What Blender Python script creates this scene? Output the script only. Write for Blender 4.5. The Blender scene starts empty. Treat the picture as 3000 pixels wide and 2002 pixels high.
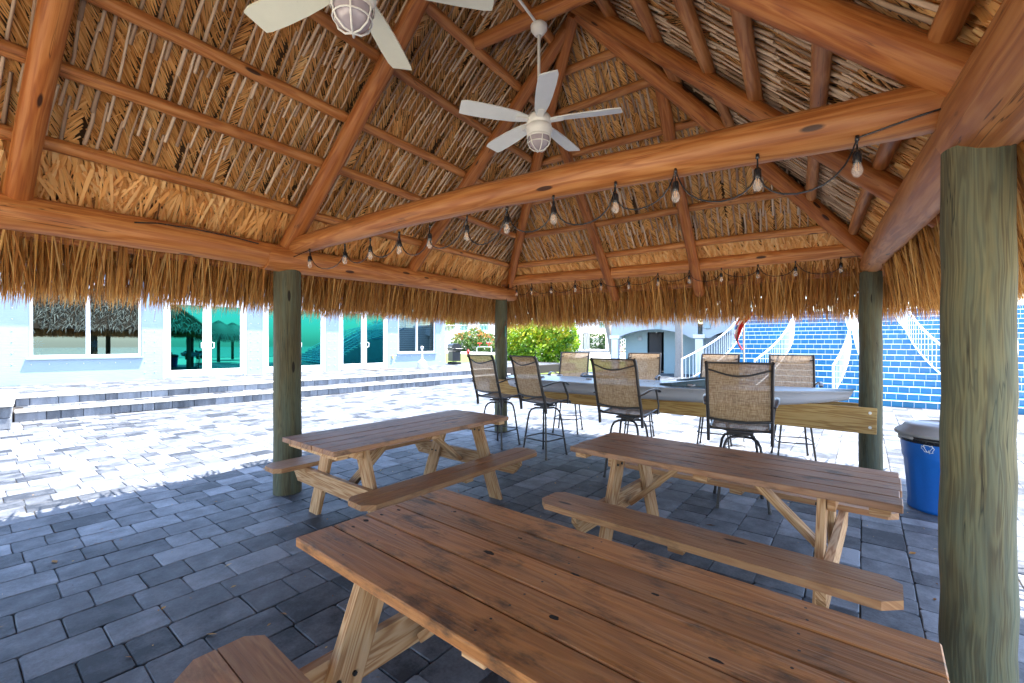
import bpy, math, random
from mathutils import Vector, Matrix, noise
R = random.Random(7)
rad = math.radians
sc = bpy.context.scene
col = sc.collection
TH = rad(33.5)
# ---------------- camera ----------------
cd = bpy.data.cameras.new("camera"); cam = bpy.data.objects.new("camera", cd); col.objects.link(cam)
cd.sensor_width = 36; cd.lens = 36*1015/2350; cd.shift_y = 0.0013; cd.clip_start = .02; cd.clip_end = 3000
cam.location = (0, 0, 1.5); cam.rotation_euler = (rad(90), 0, TH)
sc.camera = cam
# ---------------- light ----------------
SUN = Vector((.45, .52, 2.0)).normalized()
w = bpy.data.worlds.new("World"); sc.world = w; w.use_nodes = True
nt = w.node_tree; bg = nt.nodes['Background']
sky = nt.nodes.new('ShaderNodeTexSky'); sky.sky_type = 'NISHITA'; sky.sun_disc = False
sky.sun_elevation = math.asin(SUN.z); sky.sun_rotation = math.atan2(SUN.x, SUN.y)
nt.links.new(sky.outputs[0], bg.inputs[0]); bg.inputs[1].default_value = .115
sl = bpy.data.lights.new("sun", 'SUN'); sl.energy = 3.0; sl.angle = rad(.5); sl.color = (1, .96, .9)
so = bpy.data.objects.new("sun", sl); col.objects.link(so); so.rotation_euler = SUN.to_track_quat('Z', 'Y').to_euler()
so.location = (8, 10, 30)
vs = sc.view_settings; vs.view_transform = 'Standard'; vs.look = 'None'; vs.gamma = 1; vs.exposure = 3.08
try:
    sc.cycles.max_bounces = 12; sc.cycles.diffuse_bounces = 6; sc.cycles.glossy_bounces = 4; sc.cycles.transmission_bounces = 6; sc.cycles.transparent_max_bounces = 8
    sc.cycles.sample_clamp_indirect = 6
except Exception: pass

# ---------------- helpers ----------------
class MB:
    def __init__(s): s.v = []; s.f = []; s.uv = []; s.tone = []; s.rnd = []; s.mi = []; s.sm = []
    def add(s, vs, fs, uvs=None, tone=.5, rnd=None, mi=0, smooth=False):
        o = len(s.v); s.v.extend([tuple(p) for p in vs])
        if rnd is None: rnd = R.random()
        for k, f in enumerate(fs):
            s.f.append([i+o for i in f])
            if uvs is None: s.uv.extend([(vs[i][0], vs[i][1]) for i in f])
            else: s.uv.extend(uvs[k])
            s.tone.append(tone); s.rnd.append(rnd); s.mi.append(mi); s.sm.append(smooth)
    def build(s, name, mats, parent=None, label=None):
        me = bpy.data.meshes.new(name); me.from_pydata(s.v, [], s.f)
        if not isinstance(mats, (list, tuple)): mats = [mats]
        for m in mats: me.materials.append(m)
        me.uv_layers.new(name='UVMap').data.foreach_set('uv', [c for p in s.uv for c in p])
        me.attributes.new('tone', 'FLOAT', 'FACE').data.foreach_set('value', s.tone)
        me.attributes.new('rnd', 'FLOAT', 'FACE').data.foreach_set('value', s.rnd)
        me.polygons.foreach_set('material_index', s.mi)
        me.polygons.foreach_set('use_smooth', s.sm)
        me.validate(); me.update()
        ob = bpy.data.objects.new(name, me); col.objects.link(ob)
        if parent is not None: ob.parent = parent
        if label: ob['label'] = label
        return ob

def tag(o, label=None, cat=None, group=None, kind=None):
    if label: o['label'] = label
    if cat: o['category'] = cat
    if group: o['group'] = group
    if kind: o['kind'] = kind
    return o
def empty(name, loc=(0, 0, 0), rz=0):
    o = bpy.data.objects.new(name, None); col.objects.link(o); o.location = loc; o.rotation_euler = (0, 0, rz); o.empty_display_size = .1
    return o
def copy_tree(o, parent=None):
    c = o.copy(); col.objects.link(c); c.parent = parent
    if 'label' in c and parent is None: del c['label']
    for ch in list(o.children): copy_tree(ch, c)
    return c
def V(*a): return Vector(a)
def basis(d, up=(0, 0, 1)):
    d = Vector(d).normalized(); up = Vector(up)
    if abs(d.dot(up)) > .98: up = Vector((1, 0, 0))
    y = up.cross(d).normalized(); z = d.cross(y).normalized()
    return d, y, z
def cbox(mb, c, size, ax=None, ch=.004, tone=.5, mi=0, rnd=None, uo=None):
    """chamfered box; ax = (X,Y,Z) axes; u runs along X"""
    if ax is None: ax = (V(1, 0, 0), V(0, 1, 0), V(0, 0, 1))
    hx, hy, hz = [q/2 for q in size]; c = Vector(c); ch = min(ch, hx*.45, hy*.45, hz*.45)
    if uo is None: uo = (R.random()*20, R.random()*20)
    vs = []; idx = {}
    for sx in (-1, 1):
        for sy in (-1, 1):
            for sz in (-1, 1):
                for k in range(3):
                    l = [sx*hx, sy*hy, sz*hz]; s_ = (sx, sy, sz)
                    for j in range(3):
                        if j != k: l[j] -= s_[j]*ch
                    idx[(sx, sy, sz, k)] = len(vs); vs.append(l)
    fs = []
    for k in range(3):
        a, b = [(1, 2), (0, 2), (0, 1)][k]
        for s in (-1, 1):
            q = []
            for (p, r) in ((-1, -1), (1, -1), (1, 1), (-1, 1)):
                t = [0, 0, 0]; t[k] = s; t[a] = p; t[b] = r; q.append(idx[(t[0], t[1], t[2], k)])
            if (s > 0) == (k == 1): q.reverse()
            fs.append(q)
    for k in range(3):
        a, b = [(1, 2), (0, 2), (0, 1)][k]
        for sa in (-1, 1):
            for sb in (-1, 1):
                t0 = [0, 0, 0]; t0[a] = sa; t0[b] = sb; t0[k] = -1; t1 = list(t0); t1[k] = 1
                q = [idx[(*t0, a)], idx[(*t1, a)], idx[(*t1, b)], idx[(*t0, b)]]
                flip = (sa*sb > 0)
                if k == 1: flip = not flip
                if flip: q.reverse()
                fs.append(q)
    for sx in (-1, 1):
        for sy in (-1, 1):
            for sz in (-1, 1):
                q = [idx[(sx, sy, sz, k)] for k in range(3)]
                if sx*sy*sz < 0: q.reverse()
                fs.append(q)
    uvs = [[(vs[i][0]+uo[0], vs[i][1]+vs[i][2]+uo[1]) for i in f] for f in fs]
    W = [c+ax[0]*l[0]+ax[1]*l[1]+ax[2]*l[2] for l in vs]
    mb.add(W, fs, uvs, tone, rnd, mi)
def board(mb, a, b, w, t, up=(0, 0, 1), **k):
    a = Vector(a); b = Vector(b); ax = basis(b-a, up)
    cbox(mb, (a+b)/2, ((b-a).length, w, t), ax, **k)
def tube(mb, pts, rs, n=10, caps=True, tone=.5, mi=0, smooth=True, rough=0, flat=None, up=(0, 0, 1)):
    pts = [Vector(p) for p in pts]; N = len(pts)
    if not hasattr(rs, '__len__'): rs = [rs]*N
    vs = []; fs = []; uvs = []; d0 = None; L = 0; u0 = R.random()*30; v0 = R.random()*30; seed = R.random()*100
    y = None; us = []
    for i, p in enumerate(pts):
        d = (pts[min(i+1, N-1)]-pts[max(i-1, 0)]).normalized()
        if y is None: _, y, z = basis(d, up)
        else: y = (y-d*y.dot(d)).normalized(); z = d.cross(y)
        if i: L += (p-pts[i-1]).length
        us.append(L)
        for j in range(n):
            a = 2*math.pi*j/n; r = rs[i]
            if rough: r *= 1+rough*noise.noise(Vector((L*1.6+seed, math.cos(a)*.8, math.sin(a)*.8)))
            ry = r; rz_ = r
            if flat: ry, rz_ = r*flat[0], r*flat[1]
            vs.append(p+y*math.cos(a)*ry+z*math.sin(a)*rz_)
    for i in range(N-1):
        for j in range(n):
            k = (j+1) % n; fs.append([i*n+j, i*n+k, (i+1)*n+k, (i+1)*n+j])
            c1 = 2*math.pi*(sum(rs)/N)/n
            va, vb = v0+j*c1, v0+(j+1)*c1
            uvs.append([(us[i]+u0, va), (us[i]+u0, vb), (us[i+1]+u0, vb), (us[i+1]+u0, va)])
    mb.add(vs, fs, uvs, tone, None, mi, smooth)
    if caps:
        for e, order in ((0, -1), (N-1, 1)):
            ring = list(range(e*n, e*n+n))[::order]
            cv = [vs[i] for i in ring]
            mb.add(cv, [list(range(n))], [[(u0, v0+q*.01) for q in range(n)]], tone, None, mi, False)
def lathe(mb, prof, n=20, c=(0, 0, 0), tone=.5, mi=0, smooth=True, a0=0, sx=1, sy=1):
    c = Vector(c); vs = []; fs = []; m = len(prof)
    for (r, z) in prof:
        for j in range(n):
            a = a0+2*math.pi*j/n; vs.append(c+V(math.cos(a)*r*sx, math.sin(a)*r*sy, z))
    for i in range(m-1):
        for j in range(n):
            k = (j+1) % n; fs.append([i*n+j, i*n+k, (i+1)*n+k, (i+1)*n+j])
    mb.add(vs, fs, None, tone, None, mi, smooth)
def prism(mb, poly, z0, z1, M=None, tone=.5, mi=0, uvx=True):
    """poly: list of (x,y) ccw, extruded z0..z1"""
    n = len(poly); vs = [V(x, y, z0) for x, y in poly]+[V(x, y, z1) for x, y in poly]
    fs = [list(range(n))[::-1], list(range(n, 2*n))]+[[i, (i+1) % n, n+(i+1) % n, n+i] for i in range(n)]
    uo = (R.random()*20, R.random()*20)
    uvs = [[(vs[i].x+uo[0], vs[i].y+vs[i].z+uo[1]) for i in f] for f in fs]
    if M is not None: vs = [M @ q for q in vs]
    mb.add(vs, fs, uvs, tone, None, mi)
def quad(mb, a, b, c, d, **k): mb.add([Vector(a), Vector(b), Vector(c), Vector(d)], [[0, 1, 2, 3]], **k)

# ---------------- materials ----------------
class NT:
    def __init__(s, name):
        s.m = bpy.data.materials.new(name); s.m.use_nodes = True; s.t = s.m.node_tree; s.b = s.t.nodes['Principled BSDF']; s.out = s.t.nodes['Material Output']
    def n(s, typ, **k):
        nd = s.t.nodes.new(typ)
        for a, b in k.items(): setattr(nd, a, b)
        return nd
    def l(s, a, b): s.t.links.new(a, b)
    def set(s, sock, v):
        i = s.b.inputs[sock]
        if hasattr(v, 'is_output') or isinstance(v, bpy.types.NodeSocket): s.l(v, i)
        else: i.default_value = v
    def math(s, op, a, b=None, c=None, clamp=False):
        nd = s.n('ShaderNodeMath', operation=op, use_clamp=clamp)
        for i, q in enumerate((a, b, c)):
            if q is None: continue
            if isinstance(q, bpy.types.NodeSocket): s.l(q, nd.inputs[i])
            else: nd.inputs[i].default_value = q
        return nd.outputs[0]
    def mix(s, f, a, b, blend='MIX'):
        nd = s.n('ShaderNodeMix', data_type='RGBA', blend_type=blend)
        for i, q in ((0, f), (6, a), (7, b)):
            if isinstance(q, bpy.types.NodeSocket): s.l(q, nd.inputs[i])
            elif i == 0: nd.inputs[0].default_value = q
            else: nd.inputs[i].default_value = (*q, 1) if len(q) == 3 else q
        return nd.outputs[2]
    def ramp(s, f, stops, interp='LINEAR'):
        nd = s.n('ShaderNodeValToRGB'); cr = nd.color_ramp; cr.interpolation = interp
        while len(cr.elements) < len(stops): cr.elements.new(.5)
        for e, (p, c) in zip(cr.elements, stops): e.position = p; e.color = (*c, 1) if len(c) == 3 else c
        s.l(f, nd.inputs[0]); return nd.outputs[0]
    def attr(s, name):
        nd = s.n('ShaderNodeAttribute', attribute_name=name); return nd.outputs['Fac']
    def uvvec(s, su, sv, rk=0):
        tc = s.n('ShaderNodeTexCoord'); sp = s.n('ShaderNodeSeparateXYZ'); s.l(tc.outputs['UV'], sp.inputs[0])
        cb = s.n('ShaderNodeCombineXYZ'); s.l(s.math('MULTIPLY', sp.outputs[0], su), cb.inputs[0]); s.l(s.math('MULTIPLY', sp.outputs[1], sv), cb.inputs[1])
        if rk: s.l(s.math('MULTIPLY', s.attr('rnd'), rk), cb.inputs[2])
        return cb.outputs[0]
    def obj(s): return s.n('ShaderNodeTexCoord').outputs['Object']
    def noise(s, vec, scale, detail=4, rough=.55, dist=0):
        nd = s.n('ShaderNodeTexNoise'); nd.inputs['Scale'].default_value = scale; nd.inputs['Detail'].default_value = detail
        nd.inputs['Roughness'].default_value = rough; nd.inputs['Distortion'].default_value = dist
        if vec is not None: s.l(vec, nd.inputs['Vector'])
        return nd.outputs['Fac']
    def vor(s, vec, scale, feat='F1'):
        nd = s.n('ShaderNodeTexVoronoi', feature=feat); nd.inputs['Scale'].default_value = scale; s.l(vec, nd.inputs['Vector']); return nd.outputs['Distance']
    def bump(s, h, st=.3, d=.01):
        nd = s.n('ShaderNodeBump'); nd.inputs['Strength'].default_value = st; nd.inputs['Distance'].default_value = d; s.l(h, nd.inputs['Height']); s.l(nd.outputs[0], s.b.inputs['Normal'])
def plain(name, c, rough=.5, metal=0, nz=.12, sc_=30, bump=0, spec=.5):
    g = NT(name); v = g.noise(g.obj(), sc_, 4)
    g.set('Base Color', g.mix(v, tuple(q*(1-nz) for q in c), tuple(min(1, q*(1+nz)) for q in c)))
    g.set('Roughness', g.math('MULTIPLY_ADD', v, .2, rough-.1)); g.set('Metallic', metal); g.set('Specular IOR Level', spec)
    if bump: g.bump(v, bump, .004)
    return g.m
def wood(name, light, mid, dark, stain=0, ring=18, rough=.6, knots=True, grey=None, streak=.5, spec=.3, stain_col=(.02, .015, .012), rc=.22, crack=False, fs=1.0):
    g = NT(name)
    n1 = g.noise(g.uvvec(.55*fs**.5, 7*fs, 40), 1.6, 3, .5, .4)
    rings = g.math('MULTIPLY_ADD', g.math('SINE', g.math('MULTIPLY', n1, ring*3.2)), .5, .5)
    fine = g.noise(g.uvvec(3, 160, 17), 1.3, 4, .6)
    soft = g.math('MULTIPLY_ADD', g.noise(g.uvvec(1.2, 40, 71), 1.5, 3), .6, .2)
    f = g.math('ADD', g.math('ADD', g.math('MULTIPLY', rings, rc), g.math('MULTIPLY', soft, .45)), g.math('MULTIPLY', fine, .55-rc+.0))
    c = g.ramp(f, [(.22, dark), (.45, mid), (.72, light)])
    tone = g.noise(g.uvvec(.9, 5, 60), 1.2, 3)
    c = g.mix(g.math('MULTIPLY', g.math('SUBTRACT', tone, .35, clamp=True), 1.6*streak), c, dark)
    board_t = g.math('MULTIPLY_ADD', g.attr('rnd'), .35, .82)
    mx = g.n('ShaderNodeVectorMath', operation='SCALE'); g.l(c, mx.inputs[0]); g.l(board_t, mx.inputs['Scale']); c = mx.outputs[0]
    if crack:
        cn = g.noise(g.uvvec(.28, 6.5, 83), 1.5, 4, .6); cm = g.noise(g.uvvec(.5, 3, 29), 1.7, 2)
        ck = g.math('MULTIPLY', g.math('SUBTRACT', 1, g.math('MULTIPLY', g.math('ABSOLUTE', g.math('SUBTRACT', cn, .5)), 130), clamp=True), g.math('MULTIPLY', g.math('SUBTRACT', cm, .5, clamp=True), 12, clamp=True))
        c = g.mix(g.math('MULTIPLY', ck, .85), c, tuple(q*.2 for q in dark))
    if grey:
        gn = g.noise(g.uvvec(1.1, 9, 25), 1.5, 5, .65)
        c = g.mix(g.math('MULTIPLY', g.math('SUBTRACT', gn, .4, clamp=True), grey[1], clamp=True), c, grey[0])
    if knots:
        kd = g.vor(g.uvvec(1.7, 6.5, 30), 1)
        k = g.math('SUBTRACT', 1, g.math('MULTIPLY', kd, 9), clamp=True)
        c = g.mix(g.math('MULTIPLY', k, 4, clamp=True), c, tuple(q*.25 for q in dark))
    if stain:
        s1 = g.noise(g.uvvec(2.2, 4.5, 9), 2.0, 5, .6); s2 = g.noise(g.uvvec(9, 24, 9), 2.2, 4, .7)
        s_ = g.math('MULTIPLY', g.math('SUBTRACT', g.math('ADD', s1, g.math('MULTIPLY', s2, .35)), .8-.1*stain, clamp=True), 5*stain, clamp=True)
        c = g.mix(g.math('MULTIPLY', s_, .8), c, stain_col)
    g.set('Base Color', c); g.set('Roughness', g.math('MULTIPLY_ADD', fine, .3, rough-.12)); g.set('Specular IOR Level', spec)
    g.bump(g.math('ADD', fine, g.math('MULTIPLY', rings, .5)), .35, .004)
    return g.m
M = {}
M['log'] = wood('log_stain', (.60, .28, .095), (.42, .15, .038), (.19, .052, .012), crack=True, ring=12, rough=.45, streak=.7, spec=.45)
M['log2'] = wood('log_rafter', (.52, .215, .06), (.37, .115, .024), (.16, .04, .009), crack=True, ring=12, rough=.5, streak=.8, spec=.4)
M['post'] = wood('post_treated', (.17, .155, .08), (.10, .088, .046), (.045, .034, .02), ring=14, rough=.65, streak=.9, rc=.24, fs=2.2, crack=True, grey=((.085, .12, .095), 2.2))
M['top'] = wood('weathered_top', (.42, .225, .12), (.33, .155, .075), (.18, .072, .033), stain=1, ring=17, rough=.5, grey=((.25, .20, .18), 1.1), spec=.4)
M['top2'] = wood('stained_top', (.50, .22, .072), (.38, .15, .042), (.17, .06, .018), stain=1.12, ring=17, rough=.42, grey=((.24, .17, .13), .9), spec=.45)
M['bench'] = wood('bench_wood', (.46, .25, .11), (.35, .165, .07), (.2, .082, .03), stain=.55, ring=17, rough=.48, grey=((.28, .2, .15), .8), spec=.4)
M['leg'] = wood('pine_leg', (.56, .36, .20), (.46, .26, .125), (.28, .125, .05), ring=24, rough=.65, streak=.4, rc=.4)
M['beamwood'] = wood('treated_board', (.42, .27, .10), (.34, .195, .06), (.2, .10, .03), ring=15, rough=.6, streak=.3, rc=.35)
# thatch
def thatch(name, stops, tr=.25):
    g = NT(name)
    fib = g.noise(g.uvvec(4, 300, 33), 1, 3)
    t = g.math('ADD', g.attr('tone'), g.math('MULTIPLY', g.math('SUBTRACT', fib, .5), .35))
    c = g.ramp(t, stops)
    g.set('Base Color', c); g.set('Roughness', .6); g.set('Specular IOR Level', .3)
    tb = g.n('ShaderNodeBsdfTranslucent'); g.l(c, tb.inputs[0]); mx = g.n('ShaderNodeMixShader'); mx.inputs[0].default_value = tr
    g.l(g.b.outputs[0], mx.inputs[1]); g.l(tb.outputs[0], mx.inputs[2]); g.l(mx.outputs[0], g.out.inputs[0])
    return g.m
M['thatch'] = thatch('palm_leaf', [(0, (.18, .06, .014)), (.3, (.56, .235, .055)), (.6, (.84, .45, .15)), (.9, (.92, .62, .29))])
M['fringe'] = thatch('palm_fringe', [(0, (.12, .045, .012)), (.3, (.42, .17, .035)), (.6, (.62, .33, .09)), (1, (.78, .55, .24))], .4)
M['stem'] = thatch('palm_stem', [(0, (.22, .13, .08)), (.5, (.50, .35, .24)), (1, (.66, .52, .39))], 0)
M['skin'] = plain('thatch_light_block', (.07, .035, .014), .9)  # opaque dark backing added behind the leaves so no light leaks through
M['grey_thatch'] = thatch('weathered_thatch', [(0, (.08, .065, .045)), (.5, (.27, .23, .17)), (1, (.5, .45, .36))], .1)
# pavers
def paver_mat(name, lo, hi, k=1):
    g = NT(name); ob = g.obj()
    mp = g.n('ShaderNodeMapping'); mp.inputs['Rotation'].default_value = (0, 0, rad(5)); mp.inputs['Scale'].default_value = (7, 6, 1); g.l(ob, mp.inputs[0])
    ad = g.n('ShaderNodeVectorMath', operation='ADD'); g.l(mp.outputs[0], ad.inputs[0]); cb = g.n('ShaderNodeCombineXYZ')
    g.l(g.math('MULTIPLY', g.attr('rnd'), 90), cb.inputs[0]); g.l(g.math('MULTIPLY', g.attr('rnd'), 57), cb.inputs[2]); g.l(cb.outputs[0], ad.inputs[1])
    big = g.noise(ad.outputs[0], .9, 4, .6); fine = g.noise(ob, 60, 5, .7); pit = g.noise(ob, 220, 2, .6)
    t = g.math('ADD', g.attr('tone'), g.math('MULTIPLY', g.math('SUBTRACT', big, .5), 1.25))
    t = g.math('ADD', t, g.math('MULTIPLY', g.math('SUBTRACT', fine, .5), .6))
    c = g.ramp(t, [(0, lo), (.5, tuple((a+b)*.42 for a, b in zip(lo, hi))), (1, hi)])
    pk = g.math('MULTIPLY', g.math('SUBTRACT', .36, pit, clamp=True), 6, clamp=True)
    c = g.mix(pk, c, tuple(q*.5 for q in lo))
    g.set('Base Color', c); g.set('Roughness', .62); g.set('Specular IOR Level', .45)
    g.bump(g.math('ADD', g.math('MULTIPLY', fine, .7), g.math('ADD', g.math('MULTIPLY', pit, .5), big)), .35, .004)
    return g.m
M['paver'] = paver_mat('concrete_paver', (.013, .016, .023), (.245, .262, .295))
M['joint'] = plain('joint_sand', (.045, .038, .034), .95, nz=.4, sc_=80, bump=.3)
M['cap'] = plain('cap_stone', (.62, .60, .55), .7, nz=.08, sc_=40, bump=.2)
M['white'] = plain('white_paint', (.80, .82, .84), .4, nz=.04)
M['wallw'] = None
def wall_mat():
    g = NT('pale_blue_stucco'); ob = g.obj(); mp = g.n('ShaderNodeMapping'); mp.inputs['Scale'].default_value = (3, 3, 40); g.l(ob, mp.inputs[0])
    n = g.noise(mp.outputs[0], 1, 4, .6); n2 = g.noise(ob, 1.2, 4)
    g.set('Base Color', g.mix(g.math('MULTIPLY_ADD', n2, .6, g.math('MULTIPLY', n, .4)), (.24, .32, .41), (.29, .37, .45))); g.set('Roughness', .7); g.bump(n, .5, .006); return g.m
M['wallw'] = wall_mat()
M['stucco'] = plain('white_stucco', (.46, .52, .56), .75, nz=.05, sc_=12, bump=.1)
M['stucco2'] = plain('aqua_stucco', (.33, .44, .46), .75, nz=.05, sc_=12, bump=.1)
M['black'] = plain('black_metal', (.018, .018, .02), .35, nz=.3)
M['bronze'] = plain('bronze_frame', (.035, .032, .034), .32, metal=.2, nz=.3)
M['steel'] = plain('zinc_steel', (.6, .6, .6), .35, metal=.9)
M['blade'] = None
def blade_mat(name, c):
    g = NT(name); ob = g.obj(); n = g.noise(ob, 90, 3, .7); n2 = g.noise(ob, 9, 4, .6)
    sp = g.math('MULTIPLY', g.math('SUBTRACT', n, .66, clamp=True), 9, clamp=True)
    c1 = g.mix(n2, tuple(q*.85 for q in c), c)
    g.set('Base Color', g.mix(g.math('MULTIPLY', sp, .6), c1, (.22, .2, .14))); g.set('Roughness', .5); g.bump(n, .15, .002); return g.m
M['blade'] = blade_mat('white_blade', (.84, .86, .84)); M['blade2'] = blade_mat('cream_blade', (.80, .80, .66))
M['fanw'] = plain('fan_enamel', (.82, .81, .76), .35, nz=.05)
def glassy(name, c, alpha, rough=.02):
    g = NT(name); g.set('Base Color', (*c, 1)); g.set('Roughness', rough); g.set('IOR', 1.45)
    tr = g.n('ShaderNodeBsdfTransparent'); tr.inputs[0].default_value = (*c, 1); mx = g.n('ShaderNodeMixShader'); mx.inputs[0].default_value = alpha
    g.l(tr.outputs[0], mx.inputs[1]); g.l(g.b.outputs[0], mx.inputs[2]); g.l(mx.outputs[0], g.out.inputs[0]); return g.m
M['bulb'] = glassy('bulb_glass', (.97, .95, .92), .2); M['frost'] = plain('frosted_globe', (.42, .37, .40), .15, nz=.15)
M['fil'] = plain('amber_filament', (.85, .35, .06), .3)
def pane(name, refl, body, f):
    g = NT(name); gl = g.n('ShaderNodeBsdfGlossy'); gl.inputs['Color'].default_value = (*refl, 1); gl.inputs['Roughness'].default_value = .01
    tr = g.n('ShaderNodeBsdfTransparent'); tr.inputs[0].default_value = (*body, 1)
    mx = g.n('ShaderNodeMixShader'); mx.inputs[0].default_value = f; g.l(tr.outputs[0], mx.inputs[1]); g.l(gl.outputs[0], mx.inputs[2]); g.l(mx.outputs[0], g.out.inputs[0]); return g.m
M['teal'] = pane('teal_glass', (.010, .155, .15), (.015, .1, .1), .85); M['clearp'] = pane('grey_glass', (.2, .28, .31), (.25, .35, .35), .6)
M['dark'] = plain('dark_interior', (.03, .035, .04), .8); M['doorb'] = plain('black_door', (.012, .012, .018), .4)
def tile_mat():
    g = NT('blue_tile'); tc = g.n('ShaderNodeTexCoord'); br = g.n('ShaderNodeTexBrick'); g.l(tc.outputs['UV'], br.inputs['Vector'])
    br.inputs['Scale'].default_value = 1; br.inputs['Brick Width'].default_value = .2; br.inputs['Row Height'].default_value = .2; br.inputs['Mortar Size'].default_value = .004
    br.inputs['Color1'].default_value = (.010, .15, .30, 1); br.inputs['Color2'].default_value = (.016, .20, .38, 1); br.inputs['Mortar'].default_value = (.75, .78, .8, 1); br.offset = .5; br.inputs['Bias'].default_value = 0
    br.inputs['Mortar Smooth'].default_value = .1
    g.set('Base Color', br.outputs[0]); g.set('Roughness', .25); return g.m
M['tile'] = tile_mat()
M['bluet'] = plain('blue_tread', (.012, .17, .32), .4)
def sling():
    g = NT('sling_fabric'); ob = g.obj(); mp = g.n('ShaderNodeMapping'); mp.inputs['Scale'].default_value = (260, 10, 24); g.l(ob, mp.inputs[0]); a = g.noise(mp.outputs[0], 1, 2)
    mp2 = g.n('ShaderNodeMapping'); mp2.inputs['Scale'].default_value = (12, 60, 260); g.l(ob, mp2.inputs[0]); b = g.noise(mp2.outputs[0], 1, 2)
    f = g.math('MULTIPLY', g.math('ADD', a, b), .5); c = g.ramp(f, [(.34, (.17, .10, .05)), (.5, (.36, .235, .13)), (.66, (.58, .42, .27))])
    g.set('Base Color', c); g.set('Roughness', .65)
    tb = g.n('ShaderNodeBsdfTranslucent'); g.l(c, tb.inputs[0]); tr = g.n('ShaderNodeBsdfTransparent'); m1 = g.n('ShaderNodeMixShader'); m1.inputs[0].default_value = .55
    g.l(g.b.outputs[0], m1.inputs[1]); g.l(tb.outputs[0], m1.inputs[2]); m2 = g.n('ShaderNodeMixShader'); m2.inputs[0].default_value = .08
    g.l(m1.outputs[0], m2.inputs[1]); g.l(tr.outputs[0], m2.inputs[2]); g.l(m2.outputs[0], g.out.inputs[0]); return g.m
M['sling'] = sling()
M['hull'] = plain('hull_gelcoat', (.42, .42, .46), .3, nz=.08, sc_=5); M['deck'] = plain('deck_gelcoat', (.24, .36, .46), .3, nz=.12, sc_=6); M['comb'] = plain('cockpit_rim', (.09, .15, .20), .35)
M['bin'] = plain('blue_plastic', (.008, .12, .46), .38, nz=.1, sc_=60); M['lid'] = plain('grey_lid', (.26, .25, .25), .42, nz=.1); M['blackp'] = plain('black_plastic', (.015, .015, .018), .25)
def leafm(name, stops, tr=.35):
    g = NT(name); c = g.ramp(g.attr('tone'), stops); g.set('Base Color', c); g.set('Roughness', .5); tb = g.n('ShaderNodeBsdfTranslucent'); g.l(c, tb.inputs[0]); mx = g.n('ShaderNodeMixShader'); mx.inputs[0].default_value = tr
    g.l(g.b.outputs[0], mx.inputs[1]); g.l(tb.outputs[0], mx.inputs[2]); g.l(mx.outputs[0], g.out.inputs[0]); return g.m
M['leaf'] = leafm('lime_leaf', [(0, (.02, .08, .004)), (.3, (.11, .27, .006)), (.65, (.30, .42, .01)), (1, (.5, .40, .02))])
M['leafd'] = leafm('dark_leaf', [(0, (.015, .05, .012)), (.6, (.05, .12, .025)), (1, (.12, .2, .04))]); M['leafr'] = leafm('flower_leaf', [(0, (.04, .12, .02)), (.8, (.12, .2, .03)), (.93, (.5, .12, .05)), (1, (.55, .25, .05))])
M['bark'] = plain('palm_bark', (.30, .27, .24), .9, nz=.3, sc_=25, bump=.6)
def grass():
    g = NT('lawn_grass'); ob = g.obj(); n = g.noise(ob, 1.2, 6, .7); n2 = g.noise(ob, 25, 3, .7); g.set('Base Color', g.ramp(g.math('MULTIPLY_ADD', n2, .5, g.math('MULTIPLY', n, .5)), [(.3, (.03, .08, .006)), (.5, (.10, .15, .015)), (.7, (.2, .18, .05))])); g.set('Roughness', .9); g.bump(n2, .8, .05); return g.m
M['grass'] = grass()
M['bounce_sand'] = plain('bounce_sand', (.66, .57, .42), .95, nz=.15, sc_=2); M['road'] = plain('pale_road', (.45, .44, .42), .9, nz=.08, sc_=3)
M['sea'] = plain('sea_water', (.02, .16, .18), .1, nz=.2, sc_=.3, bump=.3)
M['red'] = plain('red_paint', (.45, .02, .02), .4); M['carp'] = plain('silver_car', (.35, .38, .42), .25, metal=.4); M['cargl'] = plain('car_glass', (.02, .04, .05), .05)
M['rubber'] = plain('rubber', (.02, .02, .02), .8); M['rust'] = plain('rusty_chain', (.13, .06, .035), .8, nz=.5); M['greenst'] = plain('green_strap', (.01, .16, .12), .4)
M['rock'] = plain('boulder', (.42, .30, .20), .9, nz=.25, sc_=8, bump=.5); M['rockw'] = plain('pale_rock', (.55, .53, .5), .9, nz=.2, sc_=8, bump=.5)
M['blue'] = plain('blue_cloth', (.03, .08, .3), .6); M['redc'] = plain('red_cloth', (.7, .03, .03), .6); M['whitec'] = plain('white_cloth', (.7, .7, .72), .6); M['pin'] = plain('pinwheel_blue', (.02, .3, .7), .3)
M['mat'] = plain('door_mat', (.12, .10, .085), .95, nz=.4, sc_=60); M['yel'] = plain('outlet_yellow', (.5, .4, .14), .5); M['pot'] = plain('clay_pot', (.5, .25, .1), .8)
M['ashp'] = plain('stone_plastic', (.58, .56, .53), .6, nz=.15, sc_=60)

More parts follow.
